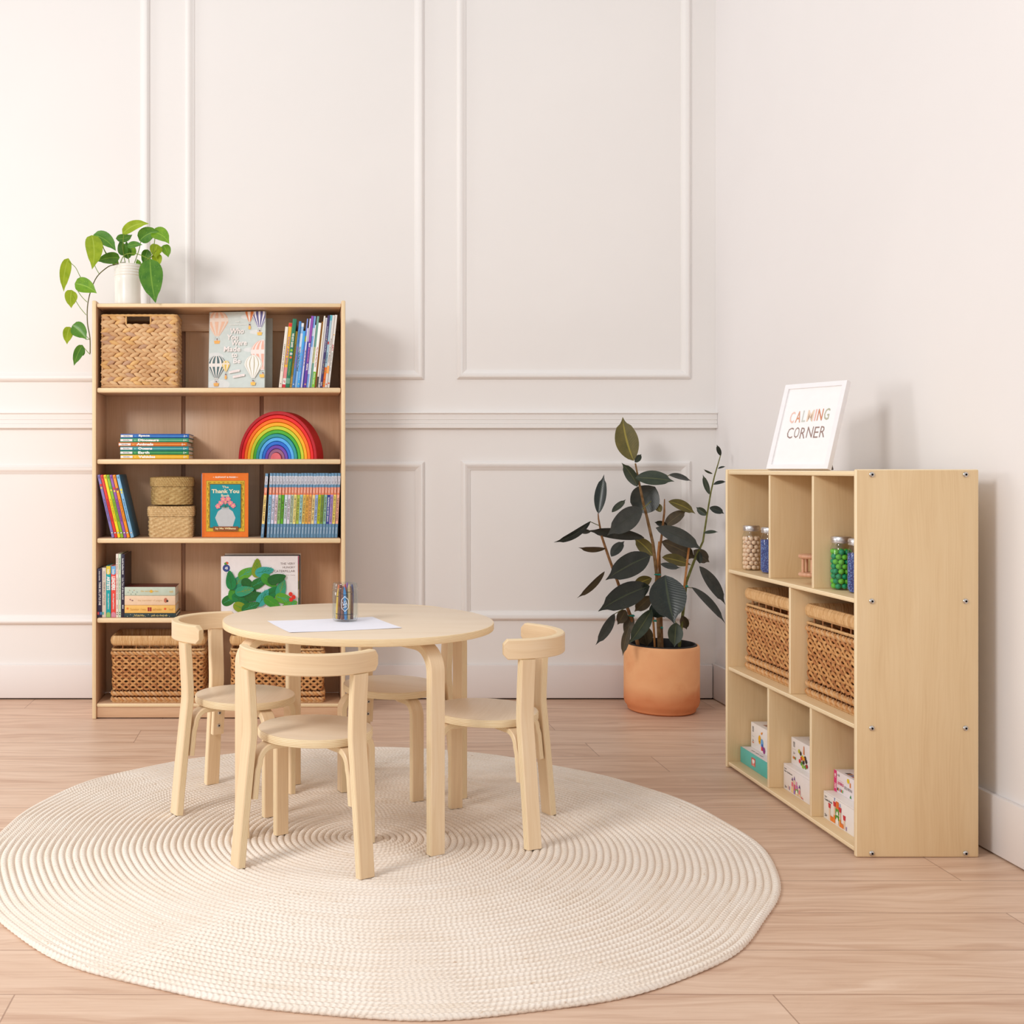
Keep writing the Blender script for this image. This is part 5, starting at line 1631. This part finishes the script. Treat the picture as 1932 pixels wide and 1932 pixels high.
def beads(loc, cols, rnd, r=0.0072):
    """cols: list of (label, colour, weight); individual bead objects that fill the jar"""
    meshes = []
    for lab, c in cols:
        m = MB(); mt = plain(c, 0.4, 0.4, 5, 60)
        m.ball((0, 0, 0), r, mt, 16, 10)
        hole = plain((70, 44, 30), .8, .1, 3)
        if c[0] > 200:
            m.lathe([(.0001, r * .985), (r * .2, r * .985)], hole, 10)
        o = m.build('bead', None, 80)
        meshes.append([o, True, lab])
    Rr = 0.0262 - r - 0.0008
    k = 0; z = loc[2] + r + 0.002
    while z < loc[2] + 0.1145 - r:
        rr = Rr if z < loc[2] + .100 else Rr - .004
        for q in list(range(8)) + [-1]:
            n = 8
            a = 2 * PI * (q + .5 * (k % 2)) / n + rnd.uniform(-.05, .05)
            src = rnd.choice(meshes)
            if src[1]:
                o = src[0]; src[1] = False
            else:
                o = src[0].copy(); COL.objects.link(o)
            rad = rr if q >= 0 else 0.0
            o.location = (loc[0] + rad * math.cos(a), loc[1] + rad * math.sin(a), z + rnd.uniform(-.0006, .0006))
            o.rotation_euler = (rnd.uniform(0, 6), rnd.uniform(0, 6), rnd.uniform(0, 6))
            tag(o, src[2], 'bead', src[2].split(' in ')[0] + 's in the shelf unit jar')
        k += 1; z += r * 1.72
def seed_beads(label, loc, rnd):
    m = MB()
    mats = [plain(c, .3, .5, 4) for c in ((70, 100, 178), (104, 140, 206), (58, 70, 140), (150, 170, 220), (92, 84, 156))]
    Rr = 0.0262 - 0.0022
    n = 0
    for k in range(42):
        z = .004 + k * .00225
        rr = Rr if 2 < k else Rr - .004 + k * .0012
        for q in range(58):
            a = 2 * PI * (q + .5 * (k % 2) + rnd.uniform(-.3, .3)) / 58
            c = (rr * math.cos(a), rr * math.sin(a), z + rnd.uniform(-.0005, .0005)); s = .00135
            vs = [(c[0] + s, c[1], c[2]), (c[0] - s, c[1], c[2]), (c[0], c[1] + s, c[2]), (c[0], c[1] - s, c[2]), (c[0], c[1], c[2] + s), (c[0], c[1], c[2] - s)]
            m.add(vs, [(0, 2, 4), (2, 1, 4), (1, 3, 4), (3, 0, 4), (2, 0, 5), (1, 2, 5), (3, 1, 5), (0, 3, 5)], mats[rnd.randrange(5)])
    core = plain((70, 84, 160), .5, .3, 8, 300)
    m.lathe([(0.001, .003), (Rr - .0035, .003), (Rr - .0012, .01), (Rr - .0012, .098), (0.001, .099)], core, 40)
    o = m.build('seed_beads', None, 60, loc)
    tag(o, label, 'beads', None, 'stuff')
def jars():
    z = SZ[2] + .0003
    rnd = random.Random(12)
    J = [(1.3735, 3.4035, 'clear lidded jar of natural wooden beads in the far upper cubby'), (1.386, 3.3, 'clear lidded jar of tiny blue beads in the far upper cubby'),
         (1.3785, 2.851, 'clear lidded jar of green beads in the near upper cubby'), (1.382, 2.768, 'clear lidded jar of tiny blue beads in the near upper cubby')]
    for x, y, lab in J:
        store_jar(lab, (x, y, z))
    beads((J[0][0], J[0][1], z), [('natural wooden bead in the far upper cubby jar', (238, 204, 172))], rnd)
    beads((J[2][0], J[2][1], z), [('emerald green bead in the near upper cubby jar', (0, 146, 96)), ('lime green bead in the near upper cubby jar', (104, 190, 50))], rnd)
    seed_beads('tiny blue beads filling the jar in the far upper cubby', (J[1][0], J[1][1], z), rnd)
    seed_beads('tiny blue beads filling the jar in the near upper cubby', (J[3][0], J[3][1], z), rnd)
jars()

def toy_spool():
    z = SZ[2] + .0003
    T = thing('wooden_rattle', 'small wooden toy of two plates joined by dowels in the middle upper cubby', 'toy', (1.366, 2.985, z))
    wd = wood('toy_wood', (226, 180, 148), (212, 160, 126), (190, 134, 104))
    for z0 in (.020, .068):
        m = MB(); m.lathe([(.001, z0), (.030, z0), (.033, z0 + .002), (.034, z0 + .005), (.033, z0 + .009), (.030, z0 + .011), (.001, z0 + .011)], wd, 40); m.build('plate', T, smooth=40)
    for k in range(5):
        a = 2 * PI * k / 5 + .5
        m = MB(); m.tube([(.023 * math.cos(a), .023 * math.sin(a), .029), (.023 * math.cos(a), .023 * math.sin(a), .07)], .0038, wd, 12); m.build('dowel', T)
    m = MB(); m.tube([(.012, -.014, 0), (.012, -.014, .021)], .011, wd, 20); m.build('foot', T)
toy_spool()

# ------------------------------------------------------------------ toy boxes; local +X runs towards the camera (-Y), front faces -X
def box_M(x, y, z):
    return Matrix(((0, 1, 0, x), (-1, 0, 0, y), (0, 0, 1, z), (0, 0, 0, 1)))
def toy_box(name, label, x, y, z, L, D, H, body, art, top=None, rz=0.0):
    T = thing(name, label, 'box', (x, y, z), 0, 'toy boxes in the low shelf unit', (0, 0, -PI / 2 + rz))
    m = MB(); cm = plain(body, .4, .4, 2)
    m.box((0, 0, 0), (L, D, H), cm, .0012)
    if top:
        m.poly([(.002, .002, H + .0002), (L - .002, .002, H + .0002), (L - .002, D - .002, H + .0002), (.002, D - .002, H + .0002)], plain(top, .4, .4, 2))
    m.build('carton', T)
    m = MB(); art(m, L, D, H); m.build('printed_label', T, smooth=0)
class Pan:
    def __init__(self, m):
        self.m = m; self.y = -.0003
    def rect(self, x0, z0, x1, z1, c):
        self.y -= .00004; self.m.poly([(x0, self.y, z0), (x1, self.y, z0), (x1, self.y, z1), (x0, self.y, z1)], plain(c, .4, .4, 2))
    def poly(self, p, c):
        self.y -= .00004; self.m.poly([(a, self.y, b) for a, b in p], plain(c, .4, .4, 2))
    def ell(self, x, z, rx, rz, c, n=18):
        self.poly([(x + rx * math.cos(2 * PI * a / n), z + rz * math.sin(2 * PI * a / n)) for a in range(n)], c)
    def text(self, s, x, z, w, h, c, bold=.02, flip=False, align='c'):
        self.y -= .00004
        M = front(x, self.y, z)
        if flip:
            M = M @ Matrix.Rotation(PI, 4, 'Z')
        text(self.m, s, plain(c, .5, .3, 2), M, w, h, bold, align)
def barcode(P, x, z, w, h):
    rnd = random.Random(1); k = z
    while k < z + h:
        t = rnd.choice((.0005, .0008, .0011)); P.rect(x, k, x + w, k + t, (90, 84, 84)); k += t + rnd.choice((.0006, .0009))

def boxes():
    z0 = SZ[0] + .0002
    def teal(m, L, D, H):
        P = Pan(m)
        x = .085
        P.rect(x, .012, x + .028, .036, (222, 84, 70)); P.ell(x + .011, .026, .006, .0065, (244, 240, 238)); P.ell(x + .019, .027, .004, .005, (244, 240, 238)); P.rect(x + .007, .018, x + .011, .024, (244, 240, 238)); P.rect(x + .016, .018, x + .019, .024, (244, 240, 238))
        P.text('TOYS', x + .014, .0145, .018, .003, (248, 240, 236))
        c = plain((150, 140, 140), .5, .3, 2)
        for k in range(3):
            m.poly([(.05 + .03 * k, .012, H + .0006), (.07 + .03 * k, .014, H + .0006), (.07 + .03 * k, .018, H + .0006), (.05 + .03 * k, .016, H + .0006)], c)
    toy_box('toy_box', 'flat teal box with a white lid on the floor of the far lower cubby', 1.353, 3.436, z0, .22, .17, .0465, (92, 190, 180), teal, (232, 226, 224))
    def animals(m, L, D, H):
        P = Pan(m)
        barcode(P, .012, .05, .010, .016)
        P.text('3+', .018, .024, .008, .006, (110, 104, 104)); P.rect(.012, .016, .017, .02, (220, 150, 110)); P.rect(.018, .016, .023, .02, (210, 120, 90)); P.rect(.008, .036, .026, .0366, (150, 144, 144))
        P.ell(.066, .037, .009, .013, (240, 176, 20)); P.ell(.083, .030, .009, .013, (110, 176, 232)); P.ell(.086, .022, .006, .007, (40, 90, 190)); P.rect(.078, .008, .088, .020, (222, 40, 60)); P.ell(.098, .012, .008, .010, (150, 40, 130))
        P.poly([(.075, .06), (.088, .064), (.086, .058), (.078, .054)], (236, 150, 60)); P.ell(.066, .031, .002, .002, (120, 60, 20))
        c = plain((190, 140, 120), .5, .3, 2)
        for k in range(4):
            m.poly([(.05 + .014 * k, .016, H + .0006), (.06 + .014 * k, .016, H + .0006), (.06 + .014 * k, .03, H + .0006), (.05 + .014 * k, .03, H + .0006)], c)
    toy_box('toy_box', 'white box with colourful shapes stacked on the flat teal box', 1.383, 3.430, z0 + .0470, .21, .15, .0770, (246, 240, 236), animals)
    def tree(m, L, D, H):
        P = Pan(m)
        barcode(P, .014, .05, .010, .014)
        P.text('5+', .02, .033, .01, .006, (120, 110, 110)); P.rect(.010, .044, .032, .0445, (160, 150, 150))
        for k, c in enumerate(((220, 160, 50), (210, 70, 50), (110, 160, 60))):
            P.ell(.014 + .007 * k, .02, .003, .004, c)
        P.poly([(.075, .044), (.084, .043), (.082, .066), (.078, .067)], (226, 144, 96))
        for u, v, c in ((.06, .042, (52, 36, 34)), (.072, .034, (200, 204, 30)), (.088, .036, (46, 34, 32)), (.066, .03, (216, 60, 40)), (.08, .032, (244, 160, 30)), (.094, .028, (44, 32, 30)), (.078, .022, (48, 34, 30)), (.066, .016, (80, 150, 60)), (.075, .010, (150, 190, 50)), (.09, .012, (90, 160, 60)), (.098, .016, (170, 40, 50)), (.052, .046, (190, 190, 40)), (.056, .02, (210, 40, 40))):
            P.ell(u, v, .0062, .0058, c)
        c = plain((120, 110, 100), .5, .3, 2); c2 = plain((220, 140, 90), .5, .3, 2)
        for k in range(5):
            m.poly([(.04 + .014 * k, .03, H + .0006), (.05 + .014 * k, .03, H + .0006), (.05 + .014 * k, .045, H + .0006), (.04 + .014 * k, .045, H + .0006)], c2 if k == 2 else c)
    def fairy(m, L, D, H):
        P = Pan(m)
        P.rect(.002, H - .006, L - .002, H - .0055, (190, 184, 184))
        P.text('5103', .006, H - .0125, .014, .004, (70, 64, 66), .02, False, 'l'); P.text('Fairy Tale Blocks', .006, H - .020, .05, .0055, (70, 64, 66), .02, False, 'l')
        P.text('3+', .016, .009, .014, .007, (80, 74, 76))
        P.rect(.029, .007, .033, .017, (236, 190, 176)); P.rect(.037, .006, .041, .016, (120, 70, 130))
        def tower(x, z, w, h, c, roof=None, rh=.01):
            P.rect(x, z, x + w, z + h, c)
            if roof:
                P.poly([(x - .001, z + h), (x + w + .001, z + h), (x + w / 2, z + h + rh)], roof)
        tower(.050, .004, .016, .012, (232, 200, 150)); tower(.052, .016, .011, .008, (236, 190, 160)); tower(.052, .022, .011, .011, (226, 110, 130)); tower(.053, .033, .009, .004, (240, 210, 180), (96, 60, 130))
        tower(.066, .004, .009, .01, (150, 110, 190)); tower(.067, .014, .008, .016, (216, 80, 100)); tower(.067, .030, .007, .012, (240, 206, 170), (110, 66, 140), .011)
        tower(.077, .004, .016, .009, (232, 200, 150)); P.rect(.078, .013, .093, .021, (110, 164, 60)); P.ell(.0855, .013, .004, .005, (246, 240, 236)); tower(.079, .021, .012, .010, (200, 110, 170)); tower(.080, .031, .006, .01, (236, 150, 180))
        tower(.096, .004, .012, .008, (232, 200, 160)); tower(.097, .012, .010, .011, (232, 130, 140)); tower(.098, .023, .008, .005, (240, 210, 180), (96, 60, 130))
        P.rect(.112, .004, .118, .009, (226, 120, 90)); P.rect(.119, .004, .124, .007, (200, 80, 80))
    toy_box('toy_box', 'white box picturing a pink and purple block castle in the middle lower cubby', 1.361, 3.149, z0, .222, .17, .0715, (240, 232, 230), fairy)
    toy_box('toy_box', 'white box picturing a leafy balancing toy, upper of two in the middle lower cubby', 1.380, 3.143, z0 + .0718, .21, .15, .0745, (242, 236, 234), tree)
    def castle(m, L, D, H):
        P = Pan(m)
        P.rect(.002, H - .003, L - .002, H - .0025, (170, 160, 156))
        P.text('5101', .007, H - .012, .012, .004, (70, 64, 66), .02, False, 'l'); P.text('Castle blocks', .007, H - .019, .04, .0055, (70, 64, 66), .02, False, 'l')
        P.text('3+', .014, .010, .013, .0075, (80, 74, 76))
        def col(x, h, z=.004):
            P.rect(x, z, x + .0075, z + h, (238, 206, 176)); P.poly([(x - .0015, z + h), (x + .009, z + h), (x + .0105, z + h + .012), (x - .003, z + h + .012)], (206, 48, 62))
        col(.030, .030); col(.107, .022)
        P.rect(.038, .004, .058, .014, (236, 124, 40))
        for k in range(5):
            P.rect(.038 + k * .0042, .014, .0405 + k * .0042, .017, (236, 124, 40))
        P.rect(.056, .004, .064, .026, (240, 134, 50)); col(.057, .022, .024); P.rect(.0595, .060, .062, .068, (70, 110, 190))
        P.rect(.068, .044, .083, .062, (232, 110, 40)); P.rect(.067, .030, .084, .044, (94, 160, 60)); P.ell(.0755, .030, .0045, .008, (246, 242, 238)); P.rect(.066, .016, .085, .028, (82, 150, 50)); P.rect(.069, .004, .082, .016, (240, 214, 190)); P.ell(.0755, .014, .005, .009, (246, 242, 238))
        P.rect(.086, .004, .094, .024, (240, 150, 40)); col(.0865, .018, .022); P.rect(.089, .053, .0915, .061, (70, 110, 190))
        P.rect(.090, .004, .108, .013, (236, 124, 40))
        for k in range(4):
            P.rect(.091 + k * .0042, .013, .0935 + k * .0042, .016, (236, 124, 40))
        P.rect(.121, .004, .124, .014, (120, 90, 160))
    toy_box('toy_box', 'white box picturing an orange and red block castle in the near lower cubby', 1.3500, 2.886, z0, .222, .17, .0695, (246, 240, 236), castle)
    def tiles(m, L, D, H):
        P = Pan(m)
        P.rect(.0, .0, .0145, H, (222, 48, 122)); P.text('15', .0075, .013, .008, .010, (250, 236, 242), .04, True); P.text('PIECES', .0075, .020, .010, .003, (250, 236, 242), .02, True); P.ell(.007, H - .012, .003, .004, (250, 236, 242)); P.text('toys', .0075, H - .018, .008, .003, (250, 236, 242))
        P.text('STARDUST', .035, .026, .032, .0075, (214, 60, 120), .03, True); P.text('MAGNA-TILES', .074, .023, .040, .0075, (90, 84, 90), 0.0, True)
        P.text('6 00', .024, H - .009, .012, .006, (150, 144, 144)); P.rect(.022, .033, .05, .0335, (222, 120, 160))
        for k, c in enumerate(((40, 40, 60), (240, 170, 120), (120, 170, 220), (220, 80, 60), (120, 190, 120))):
            P.rect(.018 + k * .0062, .006, .0235 + k * .0062, .013, c)
        P.ell(.075, .044, .006, .006, (236, 206, 30)); P.rect(.083, .03, .088, .042, (234, 140, 50)); P.poly([(.083, .004), (.092, .004), (.0875, .013)], (60, 150, 70))
        for k, c in enumerate(((90, 80, 80), (210, 140, 110), (150, 170, 210), (214, 120, 110), (140, 150, 110))):
            m.poly([(.04 + .011 * k, .008, H + .0006), (.049 + .011 * k, .008, H + .0006), (.049 + .011 * k, .022, H + .0006), (.04 + .011 * k, .022, H + .0006)], plain(c, .5, .3, 2))
        m.poly([(.001, .05, H + .0005), (L - .001, .05, H + .0005), (L - .001, D - .001, H + .0005), (.001, D - .001, H + .0005)], plain((214, 44, 112), .4, .4, 2))
    toy_box('toy_box', 'white and magenta box of tiles, upper of two in the near lower cubby', 1.3760, 2.8835, z0 + .0698, .215, .12, .0545, (244, 236, 240), tiles, None)
boxes()

# ------------------------------------------------------------------ on the table
def tabletop_things():
    zt = RZ + 0.512
    pc = [(-.080, 2.883), (-.020, 2.679), (.257, 2.761), (.198, 2.968)]
    a, b, c, d = [Vector((x, y, 0)) for x, y in pc]
    e = ((b - a) + (c - d)).normalized(); rz = math.atan2(e.y, e.x)
    ctr = (a + b + c + d) / 4
    m = MB()
    n = 12; vs = []; fs = []
    for i in range(n + 1):
        for j in range(n + 1):
            u, v = i / n - .5, j / n - .5
            vs.append((u * .2125, v * .288, .0003 + .0016 * max(0, (abs(u) + abs(v)) - .72) * 2))
    for i in range(n):
        for j in range(n):
            fs.append((i * (n + 1) + j, (i + 1) * (n + 1) + j, (i + 1) * (n + 1) + j + 1, i * (n + 1) + j + 1))
    m.add(vs, fs, plain((238, 236, 244), .7, .2, 1))
    o = m.build('paper_sheet', None, 60, (ctr.x, ctr.y, zt + .0002), (0, 0, rz))
    tag(o, 'blank white sheet of paper lying on the round table', 'paper')
    # jar
    jx, jy = .1215, 2.8895; z = zt + .0012
    T = thing('glass_jar', 'open glass jam jar holding crayons on the sheet of paper', 'jar', (jx, jy, z))
    G2 = glass_mat('pressed_glass', (246, 249, 250), 1.0)
    r = .0335; h = .0975
    m = MB()
    m.lathe([(.001, .002), (.014, .002), (r - .007, .0004), (r - .003, .002), (r - .0008, .008), (r, .018), (r - .0004, .05), (r, .074), (r - .002, .079), (r - .001, .081), (r + .001, .083), (r - .0015, .0845), (r - .002, .087),
             (r - .0012, .089), (r - .002, .091), (r - .0022, .096), (r - .003, h), (r - .0045, h), (r - .005, .09), (r - .0048, .08), (r - .0035, .072), (r - .0028, .02), (r - .006, .006), (.001, .005)], G2, 64)
    gb = m.build('glass_body', T, smooth=60)
    m = MB(); EM = plain((236, 238, 240), .25, .6, 3)
    ang0 = math.atan2(-1, -.06)
    def on(u, v):
        aa = ang0 + (u) / r
        return ((r + .0006) * math.cos(aa), (r + .0006) * math.sin(aa), v)
    loop = [(0, .066), (.008, .058), (.0095, .047), (.008, .036), (0, .028), (-.008, .036), (-.0095, .047), (-.008, .058)]
    for k in range(8):
        p, q = loop[k], loop[(k + 1) % 8]
        m.tube([on(*p), on(*q)], .0007, EM, 5)
    for pp in (((-.006, .052), (-.001, .040)), ((-.002, .055), (.003, .040)), ((.002, .056), (.006, .043)), ((-.006, .044), (.006, .049)), ((-.005, .037), (.005, .040))):
        m.tube([on(*pp[0]), on(*pp[1])], .0006, EM, 5)
    m.build('embossed_emblem', gb)
    cr = [('dark brown', (112, 62, 44), -.018, -.012, .088), ('reddish brown', (128, 70, 50), -.009, -.019, .086), ('bright blue', (64, 140, 200), .001, -.020, .084), ('tan', (206, 172, 120), .010, -.018, .090), ('chestnut brown', (122, 76, 56), .019, -.010, .085),
          ('yellow', (240, 190, 60), -.023, -.002, .078), ('orange', (238, 120, 60), -.014, .004, .087), ('deep red', (190, 44, 48), -.003, -.004, .089), ('olive green', (110, 130, 60), .006, .004, .080), ('navy', (60, 66, 120), .019, .005, .089),
          ('violet', (130, 90, 160), .010, .016, .092), ('maroon', (112, 40, 52), -.008, .016, .09), ('pink', (224, 130, 150), .0, .020, .086)]
    for i, (nm, c, x, y, L) in enumerate(cr):
        C = thing('crayon', '%s crayon standing in the jam jar on the table' % nm, 'crayon', (jx + x * .9, jy + y * .9, z + .0055), 0, 'crayons in the jam jar', (math.radians(2.5 * math.sin(i * 2.3)), math.radians(2.5 * math.cos(i * 1.7)), i * .8))
        wax = plain(c, .4, .4, 6, 80); wr = plain([min(255, v + 10) for v in c], .6, .3, 8, 120); lb = plain((36, 32, 34), .6, .3, 2)
        m = MB(); m.lathe([(.0001, 0), (.0036, 0), (.0037, .001), (.0037, L - .012), (.0034, L - .0105), (.0015, L - .001), (.0001, L)], wax, 16); m.build('wax', C, smooth=40)
        m = MB(); m.lathe([(.0038, .008), (.0040, .0085), (.0040, L - .0165), (.0038, L - .016)], wr, 16)
        for zz in (.012, L - .021):
            m.lathe([(.00405, zz), (.00408, zz + .0002), (.00408, zz + .0014), (.00405, zz + .0016)], lb, 16)
        m.build('paper_wrapper', C, smooth=40)
tabletop_things()
# ------------------------------------------------------------------ camera and light
cam = bpy.data.cameras.new('camera'); co = bpy.data.objects.new('camera', cam); COL.objects.link(co)
cam.sensor_width = 36.0; cam.sensor_fit = 'HORIZONTAL'
cam.lens = F / 1932.0 * 36.0
cam.shift_x = (966.0 - CX) / 1932.0
cam.shift_y = (CY - 966.0) / 1932.0
cam.clip_start = 0.05; cam.clip_end = 60
co.location = (0, 0, CZ); co.rotation_euler = (PI / 2, 0, 0)
SC.camera = co

def area(name, loc, target, size, power, color=(1, 1, 1), size_y=None):
    l = bpy.data.lights.new(name, 'AREA'); l.energy = power; l.color = color
    l.shape = 'RECTANGLE'; l.size = size; l.size_y = size_y or size
    o = bpy.data.objects.new(name, l); COL.objects.link(o)
    o.location = loc
    o.rotation_euler = (Vector(target) - Vector(loc)).to_track_quat('-Z', 'Y').to_euler()
    return o
area('softbox_lamp', (-2.4, 0.6, 2.5), (0.3, 3.3, 0.6), 0.9, 78, (1.0, 0.982, 0.962))
area('low_left_light', (-3.6, 3.3, 1.35), (1.6, 3.0, 0.9), 0.8, 30, (1.0, 0.985, 0.97), 1.0)  # low light from the left, its source out of view
w = bpy.data.worlds.new('studio'); SC.world = w
w.use_nodes = True
bg = w.node_tree.nodes['Background']
bg.inputs[0].default_value = (0.965, 0.985, 1.0, 1.0); bg.inputs[1].default_value = 0.80
SC.view_settings.view_transform = 'Standard'; SC.view_settings.look = 'None'
SC.view_settings.gamma = 1.0; SC.view_settings.use_curve_mapping = False
SC.view_settings.exposure = -0.10
SC.cycles.transparent_max_bounces = 32
SC.cycles.max_bounces = 12
